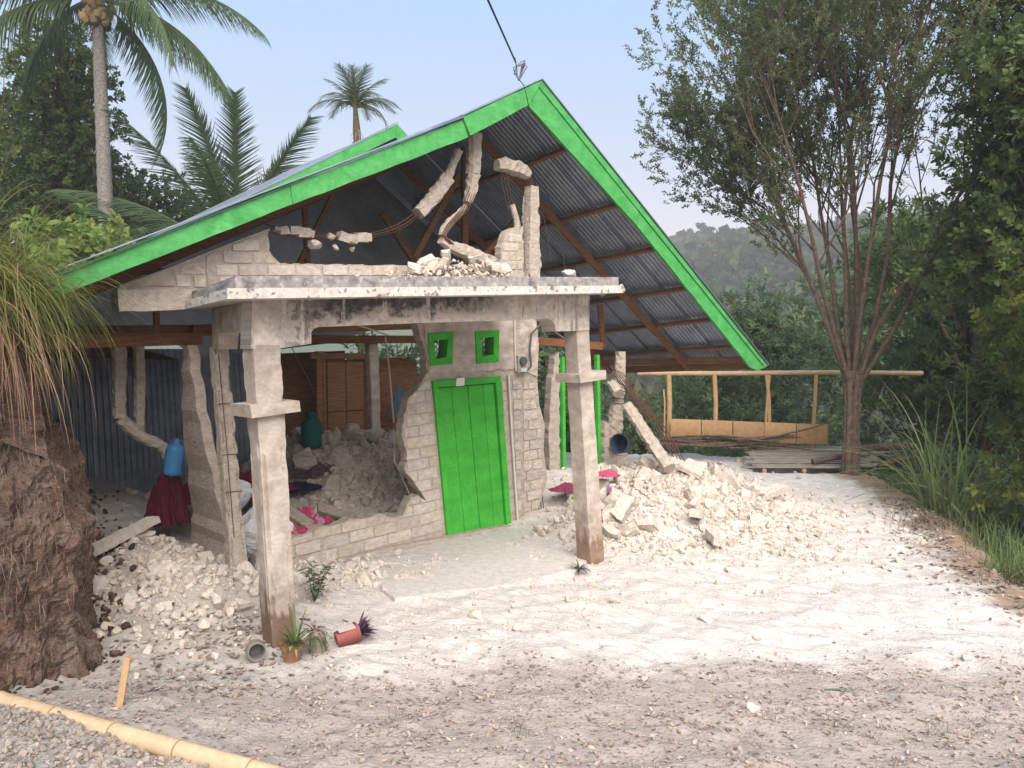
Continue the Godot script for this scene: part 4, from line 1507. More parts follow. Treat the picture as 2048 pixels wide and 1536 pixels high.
	for i in 2:
		for j in 2:
			mb = MB.new()
			mb.col = Color(1.5, 1.35, 1.2) * rng.randf_range(0.92, 1.08)
			var x0 := 3.21 + i * 0.335
			var yy := 0.55 if j == 0 else 1.32
			prism(mb, poly([x0, yy, x0, yy + (0.755 if j == 0 else 0.80), x0 + 0.325, yy + (0.755 if j == 0 else 0.80), x0 + 0.325, yy]), 5.60, 5.64, 0.006)
			obj("door_panel", mb.mesh(), mats.wood, d)
	mb = MB.new()
	mb.col = Color(1.3, 1.15, 1.0)
	prism(mb, poly([3.16, 0.4, 3.16, 2.16, 3.93, 2.16, 3.93, 0.4]), 5.645, 5.66)
	obj("door_leaf", mb.mesh(), mats.wood, d)
	for q in [[3.05, 0.10], [3.13, 0.05]]:
		mb = MB.new()
		beam(mb, Vector3(q[0], 0.3, -5.58), Vector3(q[0], 2.3, -5.58), q[1], 0.08, Vector3(0, 0, 1))
		obj("door_post", mb.mesh(), mats.wood, d)
	mb = MB.new()
	beam(mb, Vector3(2.9, 2.22, -5.58), Vector3(4.1, 2.22, -5.58), 0.08, 0.09)
	obj("door_head", mb.mesh(), mats.wood, d)
	mb = MB.new()
	post(mb, Vector3(4.02, 0.2, -5.5), Vector3(3.96, 2.46, -5.5), 0.16, 0.17, 0.05, 71)
	obj("inner_pillar", mb.mesh(), mats.concrete, house)
	# loose plastic conduit and cables under the porch roof
	for q in [[[0.45, 2.60, 2.3], [1.5, 2.68, 2.4], [2.0, 2.66, 2.5], [2.55, 2.52, 2.6]], [[2.52, 2.50, 2.62], [2.50, 2.1, 2.5], [2.44, 1.45, 2.3]], [[2.44, 1.40, 2.3], [2.38, 1.0, 2.2], [2.55, 0.55, 2.1]]]:
		mb = MB.new()
		var pts := []
		for e in q: pts.append(Vector3(e[0], e[1], -e[2]))
		tube(mb, pts, [0.010 if q[0][0] != 2.44 else 0.004], 7)
		obj("conduit", mb.mesh(), mats.pipe, house)
	for q in [[0.78, 2.50, 0.98, 1.75, 1.25, 0.80], [0.98, 2.55, 1.12, 1.7, 1.15, 0.9], [1.15, 2.6, 1.5, 1.95, 1.7, 1.4]]:
		mb = MB.new()
		tube(mb, H3(q, 2.6), [0.0045], 6)
		obj("dangling_wire", mb.mesh(), mats.dark_metal, house)
	# household things among the rubble
	var p := Wp(0.05, 0.98, 3.0)
	var t := thing("blue_jerrycan", "blue plastic jerrycan in the dark corner beside the leaning wall", "jerrycan", p, 0.5)
	mb = MB.new()
	mb.col = Color(0.06, 0.20, 0.42)
	var prof := [[0.0, 0.0], [0.11, 0.0], [0.125, 0.03], [0.125, 0.34], [0.11, 0.40], [0.05, 0.44], [0.035, 0.47], [0.035, 0.50], [0.0, 0.50]]
	lathe(mb, prof, 14, 0.75)
	obj("body", mb.mesh(), mats.plastic, t)
	mb = MB.new()
	mb.col = Color(0.05, 0.12, 0.3)
	tube(mb, [Vector3(-0.08, 0.41, 0), Vector3(-0.07, 0.47, 0), Vector3(0.0, 0.485, 0), Vector3(0.07, 0.47, 0), Vector3(0.08, 0.41, 0)], [0.012], 7)
	obj("handle", mb.mesh(), mats.plastic, t)
	t.rotation.z = -0.15
	t.scale = Vector3.ONE * 0.8
	t = thing("green_gas_bottle", "dark teal gas bottle standing by the inner door", "gas bottle", on_ground(2.45, 4.6, 0.02), 0.2)
	mb = MB.new()
	mb.col = Color(0.02, 0.14, 0.13)
	lathe(mb, [[0.0, 0.0], [0.12, 0.0], [0.15, 0.05], [0.15, 0.34], [0.12, 0.41], [0.05, 0.45], [0.0, 0.45]], 18)
	obj("body", mb.mesh(), mats.plastic, t)
	mb = MB.new()
	mb.col = Color(0.02, 0.10, 0.10)
	lathe(mb, [[0.085, 0.42], [0.085, 0.52], [0.075, 0.52], [0.075, 0.42]], 16)
	obj("collar", mb.mesh(), mats.plastic, t)
	# sacks
	sack(Wp(0.83, 0.06, 2.32), 0.36, 0.66, 31, "large white woven sack with blue stripe beside the spalled column", true)
	sack(Wp(0.56, 0.62, 2.55), 0.19, 0.32, 32, "small white knotted sack lying behind the striped sack", false)
	# cloths, mattress, boards
	cloth_heap("pink_mattress", "crumpled magenta mattress pinned under splintered boards", Wp(1.15, 0.28, 2.26), 0.55, 0.24, 0.28, Color(0.32, 0.04, 0.10), 41, 0.7)
	cloth_heap("red_blanket", "dark red blanket heaped behind the wall pillar", Wp(0.95, 0.55, 3.6), 0.75, 0.5, 0.34, Color(0.20, 0.02, 0.05), 42, 0.2)
	cloth_heap("maroon_cloth", "maroon cloth heaped under the blue jerrycan", Wp(0.0, 0.45, 3.05), 0.24, 0.24, 0.56, Color(0.075, 0.011, 0.024), 43, 0.2)
	cloth_heap("clothes_heap", "heap of mixed dusty clothes in front of the gas bottle", Wp(2.2, 0.62, 4.1), 0.5, 0.3, 0.18, Color(0.12, 0.08, 0.09), 44, 0.5)
	cloth_heap("blue_tarpaulin", "dark blue tarpaulin spread on the floor left of the clothes", Wp(1.75, 0.50, 3.8), 0.5, 0.3, 0.08, Color(0.02, 0.035, 0.08), 45, 0.1)
	cloth_heap("pink_cloth", "bright pink cloth on the rubble behind the right porch column", Wp(5.22, 0.62, 1.35), 0.18, 0.14, 0.08, Color(0.42, 0.08, 0.15), 46, 0.3)
	cloth_heap("purple_cloth", "purple cloth lying below the pink cloth in the rubble", Wp(5.0, 0.46, 1.05), 0.14, 0.11, 0.07, Color(0.26, 0.11, 0.25), 47, 0.3)
	cloth_heap("maroon_mattress", "maroon mattress edge beside the broken end of the wall", Wp(4.85, 0.42, 1.75), 0.30, 0.18, 0.08, Color(0.20, 0.035, 0.08), 48, 0.3)
	var bl := [["splintered_board", "splintered pale board with green underside leaning over the magenta mattress", [1.02, 0.60, 2.20], [1.42, 0.26, 2.05]], ["splintered_board", "pale splintered board nearest the broken wall edge", [1.45, 0.55, 2.35], [1.90, 0.36, 2.25]]]
	for q in bl:
		var a := Wp(q[2][0], q[2][1], q[2][2])
		var b := Wp(q[3][0], q[3][1], q[3][2])
		t = thing(q[0], q[1], "board", b)
		mb = MB.new()
		mb.col = Color(1.1, 1.05, 1.0)
		beam(mb, a - b, Vector3.ZERO, 0.15, 0.022, Vector3(0.2, 1, 0.5), 0.004)
		obj("panel", mb.mesh(), mats.weathered, t)
		mb = MB.new()
		mb.col = Color(0.5, 0.35, 0.6)
		beam(mb, a - b + Vector3(0.0, -0.03, 0.02), Vector3(0.0, -0.03, 0.02), 0.13, 0.02, Vector3(0.2, 1, 0.5), 0.004)
		obj("painted_backing", mb.mesh(), mats.green, t)
	var pg := Wp(5.0, 0.32, 1.05)
	t = thing("green_plank", "fallen green plank beside the maroon mattress", "plank", pg)
	mb = MB.new()
	beam(mb, Wp(4.55, 0.40, 1.35) - pg, Wp(5.2, 0.24, 0.80) - pg, 0.10, 0.03)
	obj("board", mb.mesh(), mats.green, t)
	t = thing("dark_bucket", "dark blue bucket tipped over in the rubble of the right wing", "bucket", Wp(6.05, 0.92, 1.75), 0.0)
	mb = MB.new()
	mb.col = Color(0.035, 0.05, 0.085)
	lathe(mb, [[0.0, 0.0], [0.11, 0.0], [0.14, 0.26], [0.15, 0.26], [0.15, 0.275], [0.135, 0.275], [0.105, 0.02], [0.0, 0.02]], 16)
	obj("body", mb.mesh(), mats.plastic, t)
	mb = MB.new()
	tube(mb, [Vector3(-0.145, 0.25, 0), Vector3(-0.12, 0.16, 0.13), Vector3(0, 0.12, 0.17), Vector3(0.12, 0.16, 0.13), Vector3(0.145, 0.25, 0)], [0.005], 6)
	obj("handle", mb.mesh(), mats.dark_metal, t)
	t.rotation = Vector3(1.2, 0.4, 0.9)
	# blue shirt hanging behind the wall edge
	cloth_heap("hanging_shirt", "pale blue striped shirt hanging behind the broken wall edge", Wp(4.6, 1.15, 5.7), 0.18, 0.08, 0.55, Color(0.10, 0.14, 0.20), 49, 0.1)

func lathe(mb: MB, prof: Array, sides: int, squash := 1.0) -> void:
	for i in prof.size() - 1:
		for k in sides:
			var a := TAU * k / sides
			var b := TAU * (k + 1) / sides
			var p := Vector3(cos(a) * prof[i][0], prof[i][1], sin(a) * prof[i][0] * squash)
			var q := Vector3(cos(b) * prof[i][0], prof[i][1], sin(b) * prof[i][0] * squash)
			var r := Vector3(cos(b) * prof[i + 1][0], prof[i + 1][1], sin(b) * prof[i + 1][0] * squash)
			var s := Vector3(cos(a) * prof[i + 1][0], prof[i + 1][1], sin(a) * prof[i + 1][0] * squash)
			var sl := Vector2(prof[i + 1][0] - prof[i][0], prof[i + 1][1] - prof[i][1])
			var n0 := Vector3(cos(a) * sl.y, -sl.x, sin(a) * sl.y).normalized()
			var n1 := Vector3(cos(b) * sl.y, -sl.x, sin(b) * sl.y).normalized()
			mb.trin(p, r, s, n0, n1, n0)
			mb.trin(p, q, r, n0, n1, n1)

func sack(at: Vector3, r: float, h: float, sd: int, label: String, stripe: bool) -> void:
	var t := thing("woven_sack", label, "sack", at, 0.7)
	var nz := FastNoiseLite.new()
	nz.seed = sd
	nz.frequency = 1.6
	nz.fractal_octaves = 3
	for part in 2:
		var mb := MB.new()
		var rows := 26
		var sides := 30
		for i in rows:
			for k in sides:
				var on := stripe and k >= 17 and k <= 18
				if (part == 0) == on: continue
				var p := []
				for e in [[0, 0], [0, 1], [1, 1], [1, 0]]:
					var tt: float = float(i + e[1]) / rows
					var a: float = TAU * (k + e[0]) / sides
					var w := r * pow(sin(PI * (0.06 + 0.88 * tt)), 0.45) * (1.0 if tt < 0.62 else lerpf(1.0, 0.30, (tt - 0.62) / 0.38))
					var y := h * tt
					var n3 := nz.get_noise_3d(cos(a) * 2.0, y * 4.0, sin(a) * 2.0)
					w *= 1.0 + 0.22 * n3 + 0.05 * sin(a * 9.0 + y * 20.0) * tt
					p.append(Vector3(cos(a) * w, y + n3 * 0.05, sin(a) * w * 0.72))
				mb.col = Color(0.62, 0.64, 0.66) if part == 0 else Color(0.20, 0.34, 0.58)
				mb.quad(p[0], p[1], p[2], p[3])
		if mb.v.size() > 0: obj("sack_body" if part == 0 else "blue_stripe", mb.mesh(), mats.cloth, t)

func cloth_heap(called: String, label: String, at: Vector3, rx: float, rz: float, h: float, c: Color, sd: int, vary: float) -> void:
	var nz := FastNoiseLite.new()
	nz.seed = sd
	nz.frequency = 1.0
	nz.fractal_octaves = 4
	var mb := MB.new()
	var n := 26
	var g := []
	for i in n + 1:
		var row := []
		for j in n + 1:
			var x := -1.0 + 2.0 * i / n
			var z := -1.0 + 2.0 * j / n
			var r := sqrt(x * x + z * z)
			var k := 1.0 + 0.3 * nz.get_noise_2d(atan2(z, x) * 2.0, 5.0)
			var fold := absf(nz.get_noise_2d(x * 3.0, z * 1.4))
			var y := h * (maxf(0.0, 1.0 - pow(minf(r, 1.0), 2.2)) * (0.75 + 0.6 * nz.get_noise_2d(x * 2.0, z * 2.0)) + 0.45 * fold * (1.0 - 0.6 * minf(r, 1.0)))
			var lim := minf(1.0, 1.0 / maxf(r, 0.001)) if r > 1.0 else 1.0
			row.append(Vector3(x * lim * rx * k, y, z * lim * rz * k))
		g.append(row)
	for i in n:
		for j in n:
			var m := 1.0 + vary * nz.get_noise_2d(i * 0.5 + 40.0, j * 0.5)
			mb.col = c * m
			if vary > 0.6 and nz.get_noise_2d(i * 0.9, j * 0.9 + 70.0) > 0.25: mb.col = c.lerp(Color(0.3, 0.28, 0.3), 0.6)
			mb.quad(g[i][j], g[i + 1][j], g[i + 1][j + 1], g[i][j + 1])
	var o := obj(called, mb.mesh(), mats.cloth)
	o.position = at
	o.rotation.y = YAW
	tag(o, label, "shirt" if "shirt" in called else "mattress" if "mattress" in called else "tarpaulin" if "tarp" in called else "cloth")

# ---------------------------------------------------------------- rubble
func build_rubble() -> void:
	var rng := RandomNumberGenerator.new()
	rng.seed = 303
	# u, v, radius u, radius v, how many, smallest, largest, label, group
	var regions := [
		[6.2, 0.75, 1.9, 1.35, 110, 0.10, 0.28, "pale limestone block in the open rubble heap right of the porch", "blocks in the right rubble heap"],
		[8.3, 2.9, 1.5, 0.9, 18, 0.12, 0.26, "pale block on the flat ground before the bamboo platform", "blocks before the platform"],
		[4.35, 0.85, 0.65, 0.75, 20, 0.09, 0.24, "pale block at the foot of the leaning porch column", "blocks at the leaning column"],
		[2.6, 4.0, 1.6, 1.5, 64, 0.16, 0.32, "shaded block in the rubble heap inside the house", "blocks in the rubble inside the house"],
		[-0.35, 1.75, 0.75, 1.0, 58, 0.08, 0.18, "grey-brown block in the rubble between bank and wall pillar", "blocks in the rubble by the bank"],
		[1.15, 1.15, 0.85, 0.40, 24, 0.08, 0.17, "block fallen on the porch floor under the low broken wall", "blocks on the porch floor"],
	]
	for r in regions:
		for i in r[4]:
			var a := rng.randf() * TAU
			var q := sqrt(rng.randf())
			var u: float = r[0] + cos(a) * q * r[2]
			var v: float = r[1] + sin(a) * q * r[3]
			if v > 1.78 and v < 2.12 and u > 0.4 and u < 4.7: v = 1.70 if v < 1.95 else 2.20
			var s: float = lerpf(r[5], r[6], pow(rng.randf(), 1.7))
			var o := MeshInstance3D.new()
			o.mesh = rocks[rng.randi() % rocks.size()]
			o.material_override = mats.rock
			o.name = numbered("rubble_block")
			add_child(o)
			o.transform = Transform3D(rnd_basis(rng).scaled(Vector3.ONE * s), on_ground(u, v, s * 0.22))
			tag(o, block_label(r[7], u, v, s), "rubble", r[8])
	# blocks on the porch slab
	for i in 26:
		var u := 2.3 + 1.4 * rng.randf()
		if i < 3: u = [1.28, 1.52, 1.72][i]
		elif i > 22: u = rng.randf_range(3.3, 3.5)
		var v := rng.randf_range(1.5, 1.84)
		var s := rng.randf_range(0.09, 0.18)
		var base := 2.905 + 0.056 * u
		var pile := 0.16 + 0.26 * exp(-pow((u - 2.95) / 0.40, 2.0)) * rng.randf()
		var o := MeshInstance3D.new()
		o.mesh = rocks[rng.randi() % rocks.size()]
		o.material_override = mats.rock
		o.name = numbered("rubble_block")
		add_child(o)
		if i < 3:
			v = 1.97
			base = 3.275 + 0.03 * (u - 1.3)
			s = [0.13, 0.07, 0.065][i]
		o.transform = Transform3D(Basis(Vector3.UP, YAW) * (Basis(Vector3.BACK, 0.05) if i == 0 else rnd_basis(rng)).scaled(Vector3.ONE * s), Wp(u, base + s * 0.36 + pile, v))
		if i < 3: tag(o, ["squared white block standing alone on the low gable course", "small round stone right of the squared block on the gable course", "small flat stone farthest right on the empty gable course"][i], "rubble")
		else: tag(o, "broken block lying on top of the porch slab", "rubble", "blocks on the porch slab")
	var fb := obj("rubble_block", rocks[7], mats.rock)
	fb.transform = Transform3D(Basis(Vector3.UP, YAW + 0.2) * Basis(Vector3.BACK, 0.1).scaled(Vector3(0.30, 0.13, 0.16)), Wp(3.22, 3.155, 0.05))
	tag(fb, "flat pale block lying alone at the right end of the porch slab", "rubble")
	# small debris
	var xf := []
	var cl := []
	var small := [[6.1, 0.35, 2.5, 2.0, 6000, 0.016, 0.085], [8.3, 2.9, 1.9, 1.1, 1300, 0.025, 0.11], [4.5, 0.5, 1.3, 1.2, 900, 0.015, 0.06], [2.6, 4.0, 1.7, 1.6, 2200, 0.04, 0.15], [-0.35, 1.7, 0.95, 1.2, 1500, 0.02, 0.09], [1.2, 1.1, 1.1, 0.6, 700, 0.015, 0.06], [5.8, -1.0, 3.2, 1.6, 800, 0.008, 0.032], [1.6, -0.6, 2.0, 0.9, 500, 0.01, 0.035]]
	for r in small:
		for i in r[4]:
			var a := rng.randf() * TAU
			var q := absf(rng.randfn()) * 0.62 if r[4] > 600 else sqrt(rng.randf())
			var u: float = r[0] + cos(a) * q * r[2]
			var v: float = r[1] + sin(a) * q * r[3]
			if q > 1.9 or v < -2.2 or u < -1.3: continue
			if v > 1.75 and v < 2.12 and u > 0.4 and u < 4.7: continue
			var s: float = lerpf(r[5], r[6], pow(rng.randf(), 2.6 + 2.0 * q))
			xf.append(Transform3D(rnd_basis(rng).scaled(Vector3.ONE * s), on_ground(u, v, s * 0.2)))
			var k := rng.randf_range(0.8, 1.15)
			cl.append(Color(k, k * 0.985, k * 0.96))
	for i in 2600:
		var u := rng.randf_range(0.9, 3.75)
		var s := lerpf(0.01, 0.06, pow(rng.randf(), 2.0))
		var v := rng.randf_range(1.35, 1.88)
		var dens := exp(-pow((u - 3.0) / 0.75, 2.0)) + 0.08
		if rng.randf() > dens: continue
		xf.append(Transform3D(rnd_basis(rng).scaled(Vector3.ONE * s), Wp(u, 2.905 + 0.056 * u + s * 0.3 + rng.randf() * (0.10 + 0.22 * dens) * ss(1.3, 1.75, v), v)))
		cl.append(Color(1.05, 1.03, 1.0))
	for part in 3:
		var a := []
		var b := []
		for i in range(part, xf.size(), 3):
			a.append(xf[i]); b.append(cl[i])
		tag(multi("rubble_debris", rocks[4 + part * 4], mats.rock, a, b), ["fine pale debris strewn through the rubble heaps", "angular crumbs of masonry strewn through the rubble heaps", "small flat chips of masonry strewn through the rubble heaps"][part], "debris", "", "stuff")
	# big flat pieces
	var flats := [[6.35, 0.75, 0.55, 0.34, 0.06, Vector3(0.35, 0.4, 0.1), "broad grey slab of broken render on the rubble heap"], [7.25, 0.15, 0.60, 0.20, 0.09, Vector3(0.2, -0.3, 0.22), "long pale piece of wall lying down the front of the rubble heap"], [5.35, -0.05, 0.42, 0.17, 0.10, Vector3(0.1, 0.5, -0.2), "squared pale length of masonry near the leaning column"], [5.0, -0.55, 0.40, 0.14, 0.09, Vector3(0.1, 0.9, 0.1), "small squared length of masonry lowest in front of the heap"], [-0.55, 2.6, 0.75, 0.16, 0.07, Vector3(0.1, 0.2, 0.32), "tilted grey slab in the dark rubble by the bank"], [4.55, 0.45, 0.34, 0.2, 0.12, Vector3(0.4, 0.2, 0.9), "pale block tipped up between wall and leaning column"]]
	for f in flats:
		var mb := MB.new()
		prism(mb, rough(poly([-f[2] / 2, -f[3] / 2, -f[2] * 0.45, f[3] * 0.45, f[2] * 0.4, f[3] * 0.5, f[2] / 2, -f[3] * 0.3]), 0.05, 0.014, rng), -f[4] / 2, f[4] / 2, 0.0)
		var o := obj("masonry_piece", mb.mesh(), mats.rock)
		o.transform = Transform3D(Basis(Vector3.UP, YAW) * Basis.from_euler(f[5]) * Basis(Vector3.RIGHT, -PI / 2), on_ground(f[0], f[1], f[4] * 0.8 + 0.04))
		tag(o, f[6], "masonry")

# ---------------------------------------------------------------- pots, poles, stones
func leaf_strip(mb: MB, a: Vector3, d: Vector3, side: Vector3, len: float, w: float, droop: float, seg := 5, prof := 0) -> void:
	# an arching blade: position, direction, sideways axis
	var p := a
	var dir := d.normalized()
	var pts := []
	for i in seg + 1:
		pts.append(p)
		dir = (dir + Vector3.DOWN * droop / seg).normalized()
		p += dir * len / seg
	for i in seg:
		var t0 := float(i) / seg
		var t1 := float(i + 1) / seg
		var w0 := w * (sin(PI * (0.15 + 0.85 * t0)) if prof == 0 else (1.0 - t0 * 0.85))
		var w1 := w * (sin(PI * (0.15 + 0.85 * t1)) if prof == 0 else (1.0 - t1 * 0.85))
		if i == seg - 1: mb.tri(pts[i] - side * w0, pts[i] + side * w0, pts[i + 1])
		else: mb.quad(pts[i] - side * w0, pts[i] + side * w0, pts[i + 1] + side * w1, pts[i + 1] - side * w1)

func rosette(mb: MB, at: Vector3, n: int, len: float, w: float, tilt: float, droop: float, c: Color, rng: RandomNumberGenerator) -> void:
	for i in n:
		var a := rng.randf() * TAU
		var e := rng.randf_range(tilt * 0.4, tilt)
		var d := Vector3(cos(a) * sin(e), cos(e), sin(a) * sin(e))
		mb.col = c * rng.randf_range(0.7, 1.35)
		leaf_strip(mb, at, d, d.cross(Vector3.UP).normalized(), len * rng.randf_range(0.6, 1.15), w, droop * rng.randf_range(0.5, 1.3), 4)

func gp(x: float, z: float, up := 0.0) -> Vector3:
	return Vector3(x, G(x, z) + up, z)

func build_yard_objects() -> void:
	var rng := RandomNumberGenerator.new()
	rng.seed = 71
	# clay flower pot by the column
	var t := thing("flower_pot", "terracotta flower pot with a straggly green plant before the spalled column", "flower pot", gp(-1.69, -5.80, 0.0))
	var mb := MB.new()
	mb.col = Color(0.27, 0.13, 0.085)
	lathe(mb, [[0.0, 0.0], [0.062, 0.0], [0.083, 0.10], [0.092, 0.10], [0.095, 0.135], [0.083, 0.135], [0.078, 0.115], [0.0, 0.115]], 20)
	obj("pot", mb.mesh(), mats.plain, t)
	mb = MB.new()
	rosette(mb, Vector3(0.01, 0.11, 0), 26, 0.20, 0.011, 1.0, 1.2, Color(0.13, 0.17, 0.06), rng)
	rosette(mb, Vector3(0.03, 0.12, 0.01), 9, 0.34, 0.009, 0.5, 0.5, Color(0.12, 0.18, 0.05), rng)
	rosette(mb, Vector3(0.03, 0.12, 0), 16, 0.16, 0.012, 1.5, 1.5, Color(0.36, 0.30, 0.18), rng)
	obj("plant", mb.mesh(), mats.leaf, t)
	# overturned metal pot
	t = thing("overturned_pot", "grey metal pot lying on its side left of the column foot", "pot", gp(-1.97, -5.80, 0.075), 0.0)
	mb = MB.new()
	mb.col = Color(0.20, 0.185, 0.175)
	lathe(mb, [[0.0, -0.08], [0.06, -0.08], [0.075, -0.03], [0.072, 0.05], [0.062, 0.07], [0.070, 0.085], [0.062, 0.085], [0.055, 0.07], [0.062, 0.04], [0.05, -0.06], [0.0, -0.06]], 22)
	obj("body", mb.mesh(), mats.plastic, t)
	t.basis = Basis(Vector3.UP, 0.45) * Basis(Vector3.RIGHT, 1.45)
	# a cut log used as planter
	t = thing("log_planter", "short pale log planter with withered stems beside the flower pot", "planter", gp(-1.525, -5.93, 0.0))
	mb = MB.new()
	mb.col = Color(1.3, 1.2, 1.1)
	tube(mb, [Vector3(0, -0.02, 0), Vector3(0.0, 0.06, 0), Vector3(-0.005, 0.14, 0), Vector3(-0.01, 0.17, 0)], [0.07, 0.066, 0.062, 0.055], 12, true, 0.05, 2)
	obj("log", mb.mesh(), mats.weathered, t)
	mb = MB.new()
	rosette(mb, Vector3(-0.02, 0.16, 0), 34, 0.20, 0.007, 1.4, 1.9, Color(0.16, 0.13, 0.08), rng)
	rosette(mb, Vector3(-0.03, 0.14, 0.02), 18, 0.22, 0.008, 1.4, 2.6, Color(0.13, 0.15, 0.07), rng)
	obj("withered_plant", mb.mesh(), mats.leaf, t)
	# red planter tipped over, purple leaves spilling out
	t = thing("red_planter", "tipped red planter with purple leaves spilling onto the dust", "planter", gp(-1.33, -6.08, 0.066), 0.5)
	t.scale = Vector3.ONE * 0.88
	mb = MB.new()
	mb.col = Color(0.27, 0.085, 0.075)
	lathe(mb, [[0.0, -0.10], [0.075, -0.10], [0.09, 0.09], [0.098, 0.09], [0.098, 0.115], [0.082, 0.115], [0.07, -0.08], [0.0, -0.08]], 4)
	var po := obj("pot", mb.mesh(), mats.plain, t)
	po.basis = Basis(Vector3.BACK, -1.35) * Basis(Vector3.UP, PI / 4)
	mb = MB.new()
	mb.col = Color(0.50, 0.44, 0.41)
	box(mb, Vector3(0.0, 0.071, 0), Vector3(0.17, 0.006, 0.11), Basis(Vector3.BACK, 0.12))
	obj("dust_layer", mb.mesh(), mats.plain, t)
	mb = MB.new()
	for i in 70:
		var d := Vector3(rng.randf_range(0.2, 1.0), rng.randf_range(-0.05, 0.95), rng.randf_range(-0.7, 0.7))
		mb.col = Color(0.085, 0.05, 0.085) * rng.randf_range(0.7, 1.7)
		leaf_strip(mb, Vector3(0.10, 0.0, 0) + d * rng.randf_range(0.0, 0.08), d, d.cross(Vector3.UP).normalized(), rng.randf_range(0.08, 0.17), 0.012, 0.5, 4)
	obj("purple_plant", mb.mesh(), mats.leaf, t)
	# weed behind the column
	t = thing("dusty_weed", "dusty green weed growing in the rubble right of the spalled column", "plant", on_ground(0.62, 0.72))
	mb = MB.new()
	for i in 9:
		var d := Vector3(rng.randf_range(-0.35, 0.35), 1, rng.randf_range(-0.35, 0.35)).normalized()
		mb.col = Color(0.12, 0.13, 0.07)
		tube(mb, [Vector3.ZERO, d * 0.16, d * 0.34 + Vector3(0.02, 0, 0)], [0.005, 0.004, 0.002], 5, false)
		for k in 9:
			var q := d * rng.randf_range(0.12, 0.36)
			var e := Vector3(rng.randfn(), rng.randf_range(-0.2, 0.6), rng.randfn()).normalized()
			mb.col = Color(0.20, 0.24, 0.14) * rng.randf_range(0.6, 1.1)
			leaf_strip(mb, q, e, e.cross(Vector3.UP).normalized(), 0.08, 0.019, 0.6, 3)
	obj("foliage", mb.mesh(), mats.leaf, t)
	# bamboo pole along the edge of the road
	var a := gp(-4.2, -5.13, 0.085)
	var b := gp(-0.52, -3.46, 0.045)
	t = thing("bamboo_pole", "thick pale bamboo pole lying along the road edge", "bamboo pole", (a + b) / 2)
	var d := b - a
	var prev := 0.0
	var cuts := [0.0, 0.14, 0.275, 0.405, 0.53, 0.655, 0.78, 0.90, 1.0]
	for i in cuts.size() - 1:
		mb = MB.new()
		var k := rng.randf_range(0.95, 1.06)
		mb.col = Color(1.18, 1.22, 1.32) * k
		var p: Vector3 = a + d * cuts[i] - (a + b) / 2
		var q: Vector3 = a + d * cuts[i + 1] - (a + b) / 2
		var r: float = lerpf(0.056, 0.050, cuts[i])
		tube(mb, [p, p.lerp(q, 0.035), p.lerp(q, 0.07), p.lerp(q, 0.5), p.lerp(q, 0.94), p.lerp(q, 0.98), q], [r * 1.03, r * 1.05, r * 0.99, r * 0.97, r * 0.99, r * 1.05, r * 1.02], 18)
		obj("bamboo_joint", mb.mesh(), mats.bamboo, t)
		mb = MB.new()
		mb.col = Color(0.62, 0.52, 0.42)
		var ax := (q - p).normalized()
		tube(mb, [q - ax * 0.006, q, q + ax * 0.006], [r * 1.055, r * 1.075, r * 1.055], 18)
		obj("node_ring", mb.mesh(), mats.bamboo, t)
	# wooden stake
	var sp := gp(-2.42, -4.66, 0.0)
	mb = MB.new()
	mb.col = Color(0.85, 0.75, 0.66)
	beam(mb, Vector3(-0.02, -0.08, 0.02), Vector3(0.035, 0.30, -0.02), 0.04, 0.034, Vector3(0.3, 0, 1), 0.003)
	var so := obj("wooden_stake", mb.mesh(), mats.bamboo)
	so.position = sp
	tag(so, "short wooden stake driven in behind the bamboo pole", "stake")
	# single stones lying about
	var stones := [[-2.58, -6.32, 0.13, "pale rough stone alone on the grey ground by the bank"], [-2.70, -6.12, 0.09, "flat pale stone just in front of the rough one by the bank"], [1.55, -4.83, 0.085, "rounded pale stone in the brown litter at the bottom"], [0.04, -6.35, 0.09, "pale stone in the white dust below the porch floor edge"], [1.70, -6.6, 0.115, "square pale stone standing out in the middle of the white dust"], [0.95, -7.0, 0.10, "flat stone on the white dust left of the square one"], [-0.32, -6.70, 0.10, "pale stone group nearest the purple plant"], [3.45, -5.72, 0.07, "small white stone at the right end of the dust edge"], [0.95, -5.4, 0.06, "small white stone at the dust edge below the leaning column"], [2.0, -6.15, 0.07, "pale stone near the front of the white dust"]]
	for i in stones.size():
		var s: Array = stones[i]
		var o := obj("loose_stone", rocks[(i * 5 + 1) % rocks.size()], mats.rock)
		o.transform = Transform3D(rnd_basis(rng).scaled(Vector3(1, 0.75, 1) * s[2]), gp(s[0], s[1], s[2] * 0.22))
		tag(o, s[3], "stone")
	# one fresh fallen leaf
	mb = MB.new()
	mb.col = Color(0.30, 0.42, 0.26)
	leaf_strip(mb, Vector3(-0.11, 0.012, 0), Vector3(1, 0.12, 0.1), Vector3(0, 0.25, 1), 0.23, 0.022, 0.28, 6)
	var fo := obj("fallen_leaf", mb.mesh(), mats.leaf)
	fo.position = gp(2.25, -5.17)
	fo.rotation.y = 0.1
	tag(fo, "single long green leaf lying on the brown litter", "leaf")
	# burnt tuft by the leaning column
	mb = MB.new()
	rosette(mb, Vector3.ZERO, 40, 0.16, 0.006, 1.5, 1.0, Color(0.06, 0.05, 0.045), rng)
	var bo := obj("withered_tuft", mb.mesh(), mats.dry_leaf)
	bo.position = on_ground(3.22, -0.12, 0.05)
	tag(bo, "blackened withered tuft at the foot of the leaning column", "plant")
	# the overhead cable, tied off at the gable peak
	var p0 := Wp(3.76, 5.66, 1.50)
	t = thing("overhead_cable", "black overhead cable tied to the roof peak", "cable", p0)
	var far := Vector3(-0.236, 5.66, -7.4) - p0
	mb = MB.new()
	mb.col = Color(0.02, 0.05, 0.05)
